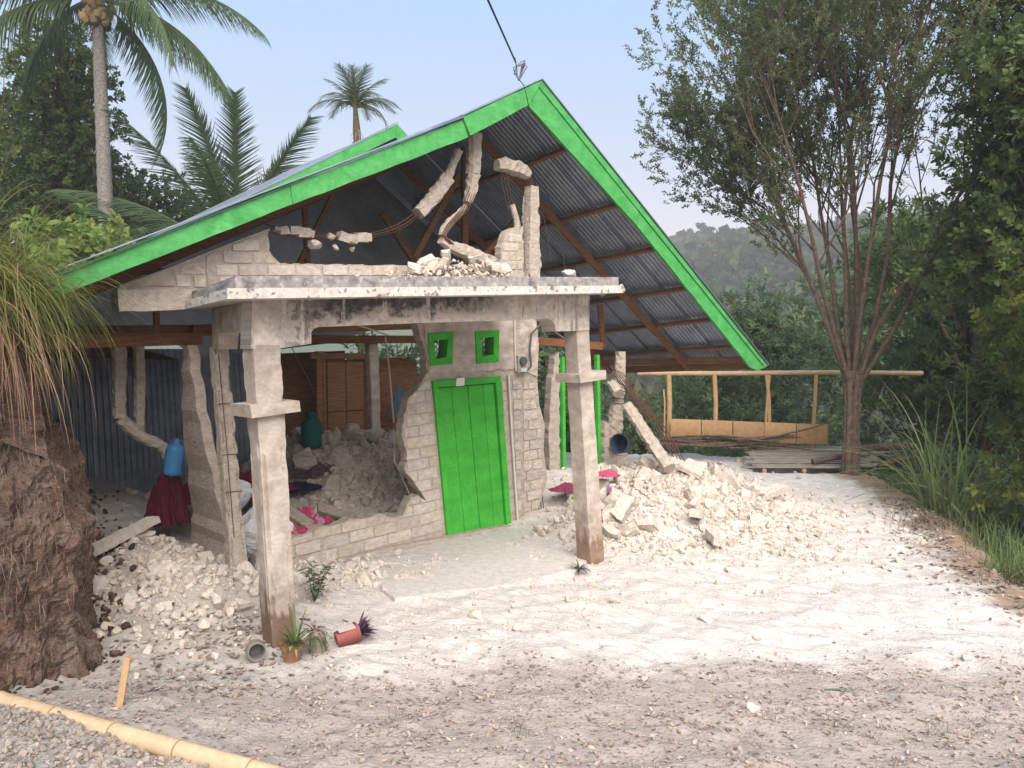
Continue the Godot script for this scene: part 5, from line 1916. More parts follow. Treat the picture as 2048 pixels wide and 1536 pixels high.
	tube(mb, [Vector3(-0.04, 0.16, 0.1), far, far * 2.6 + Vector3(0, 0.2, 0), far * 6.0 + Vector3(0, 1.2, 0)], [0.011], 7)
	obj("cable", mb.mesh(), mats.plastic, t)
	for k in 7:
		mb = MB.new()
		mb.col = Color(0.17, 0.17, 0.20)
		var q := Vector3(rng.randf_range(-0.07, 0.10), rng.randf_range(0.02, 0.2), rng.randf_range(-0.03, 0.06))
		tube(mb, [Vector3(0.0, -0.03, 0.0), q, q + Vector3(rng.randf_range(-0.05, 0.05), rng.randf_range(-0.07, 0.07), 0.02), Vector3(-0.03, 0.12, 0.07), Vector3(-0.05, 0.20, 0.14)], [0.007], 6)
		obj("tie_wire", mb.mesh(), mats.plain, t)
	mb = MB.new()
	mb.col = Color(0.03, 0.06, 0.06)
	tube(mb, [Vector3(0.0, -0.02, 0.03), Vector3(0.06, -0.10, 0.05), Vector3(0.10, -0.25, 0.05), Vector3(0.12, -0.33, -0.02)], [0.006], 6)
	obj("drop_wire", mb.mesh(), mats.plain, t)

# ---------------------------------------------------------------- bamboo fence, platform, branches
func build_fence_side() -> void:
	var rng := RandomNumberGenerator.new()
	rng.seed = 505
	var base := Vector3(5.0, 0.2, -16.5)
	var t := thing("bamboo_fence", "bamboo rail fence with a low split-bamboo board behind the heap", "fence", base)
	var mb := MB.new()
	var pts := []
	var rd := []
	for i in 15:
		var x := 2.75 + 6.0 * i / 14.0
		for e in [-0.06, -0.02, 0.02, 0.06]:
			pts.append(Vector3(x + e, 1.80 - 0.01 * sin(i * 0.5), -16.5) - base)
			rd.append(0.056 if absf(e) < 0.03 else 0.050)
	mb.col = Color(0.98, 0.95, 0.92)
	tube(mb, pts, rd, 12)
	obj("rail", mb.mesh(), mats.bamboo, t)
	for q in [[3.38, 0.75, 3.36, 0.055], [4.38, 0.72, 4.34, 0.05], [5.55, 0.55, 5.46, 0.04], [5.41, 0.28, 5.52, 0.028], [6.46, 0.6, 6.52, 0.04], [3.28, 0.75, 3.25, 0.018]]:
		mb = MB.new()
		mb.col = Color(0.95, 0.80, 0.66)
		tube(mb, [Vector3(q[0], q[1] - 0.4, -16.48) - base, Vector3((q[0] + q[2]) / 2 + 0.012, 1.2, -16.46) - base, Vector3(q[2], 1.76 if q[3] > 0.02 else 1.45, -16.47) - base], [q[3]], 10)
		obj("fence_post", mb.mesh(), mats.bamboo, t)
	# halved bamboo sheets
	for i in 5:
		mb = MB.new()
		var k := rng.randf_range(0.85, 1.1)
		mb.col = Color(0.74, 0.60, 0.48) * k
		var f0 := i / 5.0
		var f1 := (i + 1) / 5.0 - 0.006
		for seg in 8:
			var a0 := -0.6 + 1.25 * seg / 8.0
			var a1 := -0.6 + 1.25 * (seg + 1) / 8.0
			mb.quad(sheet_pt(f0, a0, base), sheet_pt(f0, a1, base), sheet_pt(f1, a1, base), sheet_pt(f1, a0, base))
			mb.quad(sheet_pt(f0, a0, base) + Vector3(0, 0, -0.012), sheet_pt(f0, a1, base) + Vector3(0, 0, -0.012), sheet_pt(f1, a1, base) + Vector3(0, 0, -0.012), sheet_pt(f1, a0, base) + Vector3(0, 0, -0.012))
		obj("split_bamboo_sheet", mb.mesh(), mats.bamboo, t)
	# drying platform of flattened bamboo
	var pb := Vector3(6.0, 0.0, -15.2)
	t = thing("bamboo_platform", "low grey platform of flattened bamboo slats left of the tree", "platform", pb)
	for i in 15:
		mb = MB.new()
		var k := rng.randf_range(1.0, 1.35)
		mb.col = Color(k, k, k * 1.02)
		var z := -14.45 - i * 0.13
		var x0 := 4.45 + 0.05 * i + rng.randf_range(-0.15, 0.1)
		var x1 := 6.5 + 0.13 * i + rng.randf_range(-0.15, 0.25)
		var y := 0.085 + 0.011 * i
		beam(mb, Vector3(x0, y + rng.randf_range(-0.008, 0.008), z) - pb, Vector3(x1, y + rng.randf_range(-0.01, 0.01), z + rng.randf_range(-0.04, 0.04)) - pb, 0.122, 0.014, Vector3.UP, 0.003)
		obj("slat", mb.mesh(), mats.weathered, t)
	for q in [4.75, 5.5, 6.35]:
		mb = MB.new()
		mb.col = Color(0.7, 0.65, 0.6)
		tube(mb, [Vector3(q, 0.038, -14.36) - pb, Vector3(q + 0.25, 0.20, -16.35) - pb], [0.04], 10)
		obj("bearer", mb.mesh(), mats.bamboo, t)
	for i in 4:
		mb = MB.new()
		tube(mb, [Vector3(4.7 + (i % 2) * 1.6, -0.3, -14.7 - (i / 2) * 1.3) - pb, Vector3(4.75 + (i % 2) * 1.6, 0.04, -14.7 - (i / 2) * 1.3) - pb], [0.05], 8)
		obj("leg", mb.mesh(), mats.bamboo, t)
	# logs beside the tree
	var logs := [[5.75, 0.17, -14.62, 6.95, 0.30, -14.85, 0.055, "thick grey branch lying on the platform edge behind the trunk"], [6.6, 0.33, -15.1, 8.2, 0.36, -15.5, 0.075, "long brown log right of the trunk"], [7.0, 0.12, -14.5, 7.9, 0.22, -15.0, 0.06, "short pale log lowest right of the trunk"]]
	for q in logs:
		var a := Vector3(q[0], q[1], q[2])
		var b := Vector3(q[3], q[4], q[5])
		mb = MB.new()
		mb.col = Color(1.5, 1.45, 1.4)
		tube(mb, [a - b, (a - b) * 0.6 + Vector3(0, 0.02, 0.01), (a - b) * 0.25, Vector3.ZERO], [q[6], q[6] * 0.97, q[6] * 0.9, q[6] * 0.85], 10, true, 0.05, 1)
		var o := obj("log", mb.mesh(), mats.bark)
		o.position = b
		tag(o, q[7], "log")
	# pile of cut branches
	for i in 24:
		mb = MB.new()
		var k := rng.randf_range(1.3, 2.3)
		mb.col = Color(k, k * 0.95, k * 0.92)
		var x0 := rng.randf_range(2.75, 4.6)
		var len := rng.randf_range(1.3, 2.9)
		var y := 0.30 + rng.randf_range(0.0, 0.24) * (1.0 - absf(x0 + len * 0.5 - 4.6) * 0.25)
		var z := -15.95 + rng.randf_range(-0.22, 0.25)
		var sl := rng.randf_range(-0.05, 0.03)
		var pt := []
		var rr := []
		var r := rng.randf_range(0.012, 0.032)
		for s in 7:
			var f := s / 6.0
			pt.append(Vector3(len * f, sl * len * f + 0.03 * sin(f * 7.0 + i), 0.04 * sin(f * 5.0 + i * 2.0) + rng.randf_range(-0.02, 0.02)))
			rr.append(r * (1.0 - 0.6 * f))
		tube(mb, pt, rr, 7, true, 0.06, i)
		var o := obj("cut_branch", mb.mesh(), mats.bark)
		o.position = Vector3(x0, y, z)
		tag(o, "dry branch in the pile along the split-bamboo board", "branch", "branches piled by the fence")
	mb = MB.new()
	mb.col = Color(1.2, 1.1, 1.0)
	tube(mb, [Vector3(-1.3, -0.22, 0), Vector3(-0.5, -0.10, 0.02), Vector3(0.2, 0.06, 0), Vector3(0.9, 0.30, 0)], [0.028, 0.024, 0.018, 0.008], 7)
	var lo := obj("cut_branch", mb.mesh(), mats.bark)
	lo.position = Vector3(5.95, 0.62, -15.8)
	tag(lo, "long thin branch sticking up right out of the branch pile", "branch")

func sheet_pt(f: float, a: float, base: Vector3) -> Vector3:
	return Vector3(3.36, 0.62, -16.38).lerp(Vector3(6.62, 0.52, -16.15), f) + Vector3(0, sin(a) * 0.36, cos(a) * 0.16) - base

# where in its heap a block lies, so that labels point to fewer of them
func block_label(base: String, u: float, v: float, s: float) -> String:
	var size := "large " if s > 0.22 else ("small " if s < 0.14 else "")
	if base.begins_with("pale limestone"):
		var w := "at the front foot of" if v < 0.3 else ("on the crest of" if v < 1.3 else "on the back of")
		var e := "near the leaning column" if u < 5.8 else ("below the fallen beam" if u < 7.4 else "towards the tree")
		return size + "pale block " + w + " the open rubble heap " + e
	if base.begins_with("shaded"):
		return size + "shaded block in the heap inside the house " + ("close behind the low wall" if v < 3.2 else ("before the inner door" if u > 2.6 else "before the back wall"))
	if base.begins_with("grey-brown"):
		return size + "grey-brown block in the rubble by the bank " + ("in front of the wall pillar" if v < 1.6 else "back under the roof")
	return (size + base) if size != "" else base

# ---------------------------------------------------------------- plants
# a short twig with leaves, about one unit long, along +y
func twig_mesh(sd: int, n: int, ll: float, lw: float, spread: float, simple := true) -> ArrayMesh:
	var rng := RandomNumberGenerator.new()
	rng.seed = sd
	var mb := MB.new()
	for i in n:
		var t := (i + 0.5) / n
		var a := i * 2.4 + rng.randf_range(-0.4, 0.4)
		var e := spread * rng.randf_range(0.7, 1.2) * (1.0 - 0.45 * t)
		var d := Vector3(cos(a) * sin(e), cos(e), sin(a) * sin(e))
		var p := Vector3(rng.randf_range(-0.04, 0.04), t, rng.randf_range(-0.04, 0.04))
		var side := d.cross(Vector3(rng.randfn() * 0.5, 1, rng.randfn() * 0.5)).normalized()
		var nn := side.cross(d)
		var l := ll * rng.randf_range(0.7, 1.2)
		var w := lw * rng.randf_range(0.8, 1.2)
		mb.col = Color(1, 1, 1) * rng.randf_range(0.72, 1.3)
		var tip := p + d * l - Vector3(0, l * 0.22, 0)
		if simple:
			var m := p + d * l * 0.5
			mb.tri(p, m - side * w + nn * w * 0.4, tip)
			mb.tri(p, tip, m + side * w + nn * w * 0.4)
		else:
			var m1 := p + d * l * 0.3
			var m2 := p + d * l * 0.68 - Vector3(0, l * 0.07, 0)
			mb.tri(p, m1 - side * w + nn * w * 0.3, m1 + side * w + nn * w * 0.3)
			mb.quad(m1 - side * w + nn * w * 0.3, m2 - side * w * 0.8 + nn * w * 0.2, m2 + side * w * 0.8 + nn * w * 0.2, m1 + side * w + nn * w * 0.3)
			mb.tri(m2 - side * w * 0.8 + nn * w * 0.2, tip, m2 + side * w * 0.8 + nn * w * 0.2)
	mb.col = Color(0.9, 0.75, 0.6)
	mb.quad(Vector3(-0.008, 0, 0), Vector3(0.008, 0, 0), Vector3(0.005, 1, 0), Vector3(-0.005, 1, 0))
	return mb.mesh()

func dir_basis(d: Vector3, rng: RandomNumberGenerator) -> Basis:
	var y := d.normalized()
	var x := y.cross(Vector3(rng.randfn(), rng.randfn(), rng.randfn())).normalized()
	return Basis(x, y, x.cross(y))

# foliage made of lobes: twigs spread through the outer part of each lobe
func lobes(parent: Node3D, twig: Mesh, m: Material, blobs: Array, per: float, size: float, c0: Color, c1: Color, rng: RandomNumberGenerator, up := 0.3) -> void:
	var xf := []
	var cl := []
	for b in blobs:
		var r: Vector3 = b[1]
		var area := (r.x * r.y + r.y * r.z + r.x * r.z) / 3.0
		var n := int(per * area)
		for i in n:
			var d := Vector3(rng.randfn(), rng.randfn(), rng.randfn()).normalized()
			var q := pow(rng.randf(), 0.42)
			var ruff := 0.82 + 0.3 * gn.get_noise_3dv((b[0] + d * r) * 2.2)
			var p: Vector3 = b[0] + d * r * q * ruff
			var dir := (d + Vector3(0, up, 0) + Vector3(rng.randfn(), rng.randfn(), rng.randfn()) * 0.45)
			var s := size * rng.randf_range(0.65, 1.25)
			xf.append(Transform3D(dir_basis(dir, rng).scaled(Vector3.ONE * s), p))
			cl.append(c0.lerp(c1, pow(rng.randf(), 2.0)) * rng.randf_range(0.75, 1.2))
	multi("crown", twig, m, xf, cl, parent).set_meta("kind", "stuff")

func limbs(parent: Node3D, blobs: Array, h: float, r: float, c: Color) -> void:
	var mb := MB.new()
	mb.col = c
	tube(mb, [Vector3(0, -0.8, 0), Vector3(0.05 * h * 0.3, h * 0.3, 0), Vector3(-0.03 * h * 0.2, h * 0.65, 0.05), Vector3(0, h, 0)], [r * 1.2, r, r * 0.85, r * 0.5], 9, true, 0.08, 3)
	for i in blobs.size():
		var e: Vector3 = blobs[i][0]
		var s := Vector3(0, clampf(e.y * 0.55, 0.1, h * 0.95), 0)
		var mid := s.lerp(e, 0.5) + Vector3(0, 0.12 * s.distance_to(e), 0)
		tube(mb, [s, mid, e], [r * 0.42, r * 0.26, r * 0.08], 6, false)
		for k in 3:
			var q: Vector3 = e + Vector3(sin(i * 3.0 + k * 2.1), 0.4 + 0.3 * k, cos(i * 5.0 + k * 2.1)) * (blobs[i][1] as Vector3) * 0.6
			tube(mb, [mid, mid.lerp(q, 0.6), q], [r * 0.16, r * 0.1, r * 0.03], 5, false)
	obj("trunk", mb.mesh(), mats.bark, parent)

func lobe_tree(called: String, label: String, category: String, at: Vector3, blobs: Array, h: float, r: float, twig: Mesh, m: Material, per: float, size: float, c0: Color, c1: Color, sd: int, up := 0.3, group := "") -> Node3D:
	var rng := RandomNumberGenerator.new()
	rng.seed = sd
	var t := thing(called, label, category, at, 0.0, group)
	limbs(t, blobs, h, r, Color(0.8, 0.8, 0.8))
	lobes(t, twig, m, blobs, per, size, c0, c1, rng, up)
	return t

func rand_blobs(sd: int, n: int, c: Vector3, spread: Vector3, rmin: float, rmax: float) -> Array:
	var rng := RandomNumberGenerator.new()
	rng.seed = sd
	var o := []
	for i in n:
		var d := Vector3(rng.randfn(), rng.randfn(), rng.randfn()).normalized() * pow(rng.randf(), 0.5)
		var r := rng.randf_range(rmin, rmax)
		o.append([c + d * spread, Vector3(r * rng.randf_range(0.85, 1.3), r * rng.randf_range(0.7, 1.0), r * rng.randf_range(0.85, 1.3))])
	return o

# recursive branching for the tree with many stems
func grow(mb: MB, p: Vector3, d: Vector3, r: float, len: float, lvl: int, rng: RandomNumberGenerator, sites: Array) -> void:
	var n := 6 if lvl == 0 else 4
	var pts := [p]
	var rd := [r]
	var dirs := [d]
	var q := p
	for i in n:
		if lvl == 0: d += Vector3(p.x, 0, p.z) * 0.55
		d = (d + Vector3(rng.randfn(), rng.randfn() * 0.5, rng.randfn()) * (0.09 if lvl == 0 else 0.13) + Vector3(0, 0.09 if lvl < 2 else 0.12, 0)).normalized()
		q += d * len / n
		pts.append(q); rd.append(r * (1.0 - 0.72 * float(i + 1) / n)); dirs.append(d)
	tube(mb, pts, rd, 8 if lvl == 0 else (6 if lvl == 1 else 4), false, 0.05 if lvl == 0 else 0.0, lvl)
	if lvl >= 3:
		for i in range(1, pts.size()): sites.append([pts[i], dirs[i]])
		return
	if lvl == 2:
		for i in range(2, pts.size()): sites.append([pts[i], dirs[i]])
	var kids: int = [8, 6, 4][lvl]
	for k in kids:
		var t := lerpf(0.36 if lvl == 0 else 0.22, 1.0, (k + rng.randf()) / kids)
		var i := clampi(int(t * n), 0, n - 1)
		var a: Vector3 = (pts[i] as Vector3).lerp(pts[i + 1], t * n - i)
		var side := (dirs[i] as Vector3).cross(Vector3(rng.randfn(), rng.randfn() * 0.3, rng.randfn())).normalized()
		var dd := ((dirs[i] as Vector3) + side * rng.randf_range(0.35, 0.75)).normalized()
		grow(mb, a, dd, maxf(rd[i] * 0.55, 0.004), len * rng.randf_range(0.36, 0.52), lvl + 1, rng, sites)

func build_trees_right() -> void:
	var rng := RandomNumberGenerator.new()
	rng.seed = 818
	var small_twig := twig_mesh(1, 11, 0.42, 0.085, 0.95)
	var mango_twig := twig_mesh(2, 13, 0.85, 0.095, 1.25, false)
	var broad_twig := twig_mesh(3, 9, 0.62, 0.14, 1.05, false)
	# the tree with many stems beside the yard
	var at := gp(6.30, -14.2, 0.0)
	var t := thing("many_stemmed_tree", "tall light-leaved tree forking into many slender stems beside the platform", "tree", at)
	var mb := MB.new()
	mb.col = Color(2.0, 1.85, 1.72)
	for k in 6:
		var a := TAU * k / 6.0 + 0.3
		var o := Vector3(cos(a), 0, sin(a))
		tube(mb, [o * 0.11 + Vector3(0, -0.3, 0), o * 0.09 + Vector3(0, 0.3, 0), o * 0.08 + Vector3(0, 0.9, 0), o * 0.09 + Vector3(0, 1.5, 0), o * 0.15 + Vector3(0, 1.95, 0)], [0.085, 0.072, 0.065, 0.06, 0.055], 9, true, 0.07, k)
	tube(mb, [Vector3(0, -0.3, 0), Vector3(0, 1.0, 0), Vector3(0, 1.9, 0)], [0.13, 0.12, 0.1], 8)
	var trunk := obj("trunk", mb.mesh(), mats.bark, t)
	var sites := []
	mb = MB.new()
	mb.col = Color(1.8, 1.62, 1.45)
	var fans := [[-0.47, 0.05, 4.9], [-0.36, 0.22, 5.9], [-0.25, -0.20, 6.6], [-0.14, 0.25, 7.4], [0.03, -0.12, 7.6], [0.16, 0.22, 7.2], [0.32, -0.2, 7.0], [0.46, 0.1, 6.6], [-0.05, -0.35, 6.8], [-0.40, -0.15, 5.2], [0.24, 0.3, 6.4], [-0.20, 0.1, 6.0]]
	for k in fans.size():
		var f: Array = fans[k]
		var d := Vector3(f[0] * 0.62, 1.0, f[1] * 0.7).normalized()
		grow(mb, Vector3(f[0] * 0.22, 1.7, f[1] * 0.25), d, 0.050, f[2], 0, rng, sites)
	obj("stems", mb.mesh(), mats.bark, trunk)
	var xf := []
	var cl := []
	for s in sites:
		for k in (1 if rng.randf() < 0.8 else 2):
			var dir: Vector3 = s[1] + Vector3(rng.randfn(), rng.randfn() * 0.6, rng.randfn()) * 0.55
			var sc := rng.randf_range(0.14, 0.26)
			xf.append(Transform3D(dir_basis(dir, rng).scaled(Vector3.ONE * sc), s[0] + Vector3(rng.randfn(), rng.randfn(), rng.randfn()) * 0.05))
			cl.append(Color(0.15, 0.20, 0.095).lerp(Color(0.24, 0.22, 0.13), pow(rng.randf(), 3.5)) * rng.randf_range(0.7, 1.3))
	multi("crown", small_twig, mats.leaf, xf, cl, t).set_meta("kind", "stuff")
	# dark broad-leaved trees at the right edge
	var dg := Color(0.10, 0.155, 0.065)
	var dl := Color(0.19, 0.235, 0.08)
	var blobs := rand_blobs(11, 34, Vector3(0.5, 5.8, 0), Vector3(2.2, 5.0, 1.6), 0.7, 1.25)
	lobe_tree("broadleaf_tree", "dark dense broad-leaved tree filling the upper right edge", "tree", gp(8.3, -11.9), blobs, 7.5, 0.20, broad_twig, mats.leaf_glossy, 150, 0.22, dg, dl, 21, 0.35)
	blobs = rand_blobs(12, 20, Vector3(0.0, 3.6, 0), Vector3(1.5, 2.7, 1.2), 0.55, 1.0)
	lobe_tree("broadleaf_tree", "yellow-green young tree in front of the dark tree at the right edge", "tree", gp(7.6, -9.6), blobs, 4.6, 0.09, broad_twig, mats.leaf_glossy, 120, 0.19, Color(0.078, 0.116, 0.031), Color(0.189, 0.203, 0.047), 22, 0.3)
	blobs = rand_blobs(13, 24, Vector3(0.0, 5.4, 0), Vector3(2.4, 3.6, 2.0), 0.8, 1.5)
	lobe_tree("broadleaf_tree", "dark tree standing behind the many-stemmed tree on the right", "tree", gp(10.6, -17.5), blobs, 7.0, 0.22, mango_twig, mats.leaf, 80, 0.30, dg, dl, 23, 0.2)
	# mango-like trees and scrub down the slope behind the fence
	var list := [
		[[7.4, -24.0], rand_blobs(31, 18, Vector3(0, 5.6, 0), Vector3(2.4, 2.3, 1.8), 0.9, 1.5), 6.5, "mango_tree", "drooping-leaved tree beyond the lower end of the green roof edge"],
		[[12.5, -27.0], rand_blobs(32, 20, Vector3(0, 7.0, 0), Vector3(3.2, 3.2, 2.2), 1.0, 1.8), 8.0, "mango_tree", "tall leafy tree behind the many-stemmed tree"],
		[[3.4, -22.5], rand_blobs(33, 14, Vector3(0, 3.6, 0), Vector3(2.2, 1.5, 1.6), 0.8, 1.3), 4.5, "mango_tree", "low leafy tree behind the left end of the bamboo rail"],
		[[0.6, -21.0], rand_blobs(34, 14, Vector3(0, 2.9, 0), Vector3(2.0, 1.7, 1.6), 0.8, 1.3), 4.0, "mango_tree", "leafy tree showing behind the broken wall end"],
		[[17.0, -30.0], rand_blobs(35, 20, Vector3(0, 8.0, 0), Vector3(3.6, 4.0, 2.4), 1.1, 2.0), 10.0, "mango_tree", "tall dim tree far behind the right edge"],
		[[-2.6, -19.5], rand_blobs(36, 12, Vector3(0, 2.4, 0), Vector3(2.0, 1.5, 1.3), 0.7, 1.2), 3.6, "mango_tree", "leafy tree seen through the back of the house"],
	]
	for i in list.size():
		var q: Array = list[i]
		var p := Vector3(q[0][0], -4.2 if q[0][0] > 3.0 else -1.5, q[0][1])
		lobe_tree(q[3], q[4], "tree", p, q[1], q[2], 0.16, mango_twig, mats.leaf, 48, 0.34, Color(0.115, 0.19, 0.097), Color(0.23, 0.28, 0.14), 40 + i, 0.05)
	var scrub := [[3.2, -19.2, 2.2, "bush behind the leftmost fence posts"], [4.9, -19.6, 2.0, "bush behind the middle of the bamboo fence"], [6.2, -19.0, 2.1, "bush behind the right fence post"], [7.9, -18.2, 2.3, "bush behind the trunk of the many-stemmed tree"], [9.2, -16.2, 2.2, "bush right of the logs"], [1.3, -18.8, 2.3, "bush behind the green posts of the ruined wing"], [8.2, -14.4, 1.5, "leafy bush close behind the right verge"], [5.6, -23.0, 3.2, "large grey-green bush farther down the slope"], [8.0, -12.4, 1.6, "yellowish bush in the right verge"], [7.3, -10.6, 1.2, "low leafy bush behind the reed clump"]]
	for i in scrub.size():
		var q: Array = scrub[i]
		var y := G(q[0], maxf(q[1], -18.8)) - 0.3
		var bl := rand_blobs(60 + i, 7, Vector3(0, q[2] * 0.55, 0), Vector3(q[2] * 0.5, q[2] * 0.42, q[2] * 0.4), q[2] * 0.22, q[2] * 0.42)
		lobe_tree("scrub_bush", q[3], "bush", Vector3(q[0], y, q[1]), bl, q[2] * 0.8, 0.04, broad_twig if i % 3 == 0 else mango_twig, mats.leaf, 90, 0.24, Color(0.125, 0.20, 0.10), Color(0.25, 0.30, 0.15), 80 + i, 0.2)

func frond_mesh(sd: int, len: float, curve: float, leaflet: float, n: int, hang: float, dry := 0.0) -> ArrayMesh:
	# rachis runs along +z, arching; leaflets both sides
	var rng := RandomNumberGenerator.new()
	rng.seed = sd
	var mb := MB.new()
	var pts := []
	var rd := []
	var p := Vector3.ZERO
	var ang := 0.0
	var dirs := []
	for i in 17:
		pts.append(p)
		rd.append(0.028 * (1.0 - i / 16.0) + 0.004)
		var d := Vector3(0, -sin(ang), cos(ang))
		dirs.append(d)
		p += d * len / 16.0
		ang += curve / 16.0
	mb.col = Color(0.20, 0.21, 0.09)
	tube(mb, pts, rd, 5, false)
	for i in n:
		var t := lerpf(0.12, 0.995, (i + 0.5) / n)
		var k := clampi(int(t * 16), 0, 15)
		var q: Vector3 = (pts[k] as Vector3).lerp(pts[k + 1], t * 16 - k)
		var d: Vector3 = dirs[k]
		for s in [-1.0, 1.0]:
			var l := leaflet * (0.55 + 0.45 * sin(PI * minf(t * 1.05 + 0.05, 1.0))) * rng.randf_range(0.85, 1.1) * (1.0 if t < 0.9 else 0.75)
			var fwd := 0.55 + 0.5 * t
			var e := (Vector3(s, 0, 0) + d * fwd + Vector3(0, 0.28 - hang * 0.4, 0) + Vector3(rng.randfn(), rng.randfn(), rng.randfn()) * 0.07).normalized()
			var c := rng.randf_range(0.75, 1.25)
			mb.col = Color(0.10, 0.155, 0.075) * c
			if rng.randf() < dry: mb.col = Color(0.22, 0.17, 0.09) * c
			leaf_strip(mb, q, e, d, l, 0.026, hang * rng.randf_range(0.7, 1.3), 4, 1)
	return mb.mesh()

func build_trees_left() -> void:
	var rng := RandomNumberGenerator.new()
	rng.seed = 919
	# coconut palm
	var base := Vector3(-9.85, 1.85, -19.0)
	var t := thing("coconut_palm", "tall coconut palm with drooping fronds and nuts at the upper left", "palm tree", base)
	var mb := MB.new()
	var pts := []
	var rd := []
	for i in 60:
		var f := i / 59.0
		pts.append(Vector3(-0.02 + 0.10 * sin(f * 2.2) - 0.22 * f, f * 8.7, 0.1 * sin(f * 3.0)))
		rd.append(lerpf(0.20, 0.125, f) + (0.012 if i % 2 == 0 else 0.0))
	mb.col = Color(1, 1, 1)
	tube(mb, pts, rd, 12)
	obj("trunk", mb.mesh(), mats.palm, t)
	var head: Vector3 = pts[-1]
	var fm := [frond_mesh(1, 4.6, 1.15, 1.05, 100, 1.5), frond_mesh(2, 4.3, 1.5, 1.05, 96, 1.9), frond_mesh(3, 4.4, 0.8, 1.0, 96, 1.1)]
	# azimuth (0 = towards the camera), rise above level, which
	var fr := [[1.45, 0.30, 0], [1.25, 0.62, 0], [0.95, 0.10, 1], [2.0, -0.55, 1], [2.5, 0.3, 1], [-1.5, 0.35, 0], [-1.2, 0.0, 1], [-0.9, 0.5, 0], [-2.1, 0.2, 1], [0.2, 0.5, 2], [-0.3, 0.9, 2], [2.9, 0.8, 2], [-2.7, 0.5, 0], [1.75, 0.9, 2], [-1.7, 0.85, 2], [0.55, 0.85, 2], [1.6, -0.15, 0]]
	for q in fr:
		var o := obj("frond", fm[q[2]], mats.leaf, t)
		o.basis = Basis(Vector3.UP, q[0]) * Basis(Vector3.RIGHT, -q[1])
		o.position = head + Vector3(0, 0.15, 0)
	for i in 26:
		mb = MB.new()
		mb.col = Color(0.34, 0.24, 0.13) * rng.randf_range(0.7, 1.2)
		lathe(mb, [[0.0, -0.15], [0.08, -0.12], [0.115, 0.0], [0.09, 0.10], [0.03, 0.15], [0.0, 0.15]], 10)
		var a := rng.randf() * TAU
		var o := obj("coconut", mb.mesh(), mats.plain, t)
		o.position = head + Vector3(cos(a) * rng.randf_range(0.15, 0.42), rng.randf_range(-0.42, 0.25), sin(a) * rng.randf_range(0.15, 0.42))
		o.basis = Basis.from_euler(Vector3(rng.randfn() * 0.3, 0, rng.randfn() * 0.3))
	mb = MB.new()
	for i in 60:
		var a := rng.randf() * TAU
		var d := Vector3(cos(a), rng.randf_range(-0.6, 0.8), sin(a))
		mb.col = Color(0.24, 0.18, 0.10) * rng.randf_range(0.6, 1.3)
		leaf_strip(mb, Vector3(0, rng.randf_range(-0.4, 0.2), 0), d, d.cross(Vector3.UP).normalized(), rng.randf_range(0.4, 0.8), 0.03, 1.6, 4, 1)
	var hk := obj("husk_fibre", mb.mesh(), mats.dry_leaf, t)
	hk.position = head
	# young palms behind the roof
	var yp := [[Vector3(-7.1, 3.5, -20.0), "young palm with upright fan of fronds behind the roof", [[-0.15, 1.35, 2], [0.35, 1.3, 2], [0.95, 1.15, 2], [-0.75, 1.15, 2], [1.35, 0.75, 0], [-1.25, 0.85, 0], [2.4, 1.1, 2], [-2.4, 1.15, 2], [0.1, 1.0, 0], [3.0, 1.2, 2], [1.7, 1.05, 2]], 4.6], [Vector3(-8.3, 3.4, -18.6), "lower palm with spread dark fronds left of the young palm", [[-1.35, 0.55, 0], [-1.7, 0.85, 1], [-0.7, 0.6, 0], [0.2, 0.8, 1], [1.3, 0.7, 0], [-2.3, 0.9, 0], [2.4, 0.8, 0], [-1.0, 0.95, 2]], 2.7]]
	for q in yp:
		t = thing("young_palm", q[1], "palm tree", q[0])
		mb = MB.new()
		tube(mb, [Vector3(0, -1.0, 0), Vector3(0, 0.4, 0), Vector3(0, 0.9, 0)], [0.2, 0.18, 0.12], 9)
		obj("trunk", mb.mesh(), mats.bark, t)
		var f2 := [frond_mesh(11, q[3], 0.9, 1.0, 96, 1.1), frond_mesh(12, q[3], 1.2, 1.0, 92, 0.9), frond_mesh(13, q[3], 0.62, 1.0, 96, 0.8)]
		for e in q[2]:
			var o := obj("frond", f2[e[2]], mats.leaf, t)
			o.basis = Basis(Vector3.UP, e[0]) * Basis(Vector3.RIGHT, -e[1])
			o.position = Vector3(0, 0.8, 0)
	# areca palm
	t = thing("areca_palm", "slender areca palm standing alone against the sky", "palm tree", Vector3(-5.15, 6.1, -26.0))
	mb = MB.new()
	mb.col = Color(0.9, 1.0, 0.75)
	tube(mb, [Vector3(0.05, -5, 0), Vector3(0.05, 2, 0), Vector3(-0.02, 3.4, 0), Vector3(-0.06, 4.2, 0)], [0.11, 0.10, 0.13, 0.07], 9)
	obj("trunk", mb.mesh(), mats.bark, t)
	var af := [frond_mesh(21, 1.75, 1.7, 0.62, 26, 0.9, 0.25), frond_mesh(22, 1.6, 2.1, 0.6, 24, 1.1, 0.35), frond_mesh(23, 1.5, 0.9, 0.55, 24, 0.6, 0.1)]
	for q in [[1.5, 0.75, 0], [-1.5, 0.7, 0], [0.8, 1.0, 1], [-0.8, 0.95, 1], [2.3, 0.9, 0], [-2.3, 0.95, 1], [0.1, 1.25, 2], [-0.5, 1.4, 2], [0.7, 1.4, 2], [1.7, 1.2, 2], [-1.7, 1.2, 2], [3.0, 1.0, 1], [1.4, 0.35, 1]]:
		var o := obj("frond", af[q[2]], mats.leaf, t)
		o.basis = Basis(Vector3.UP, q[0]) * Basis(Vector3.RIGHT, -q[1])
		o.position = Vector3(-0.06, 4.15, 0)
	mb = MB.new()
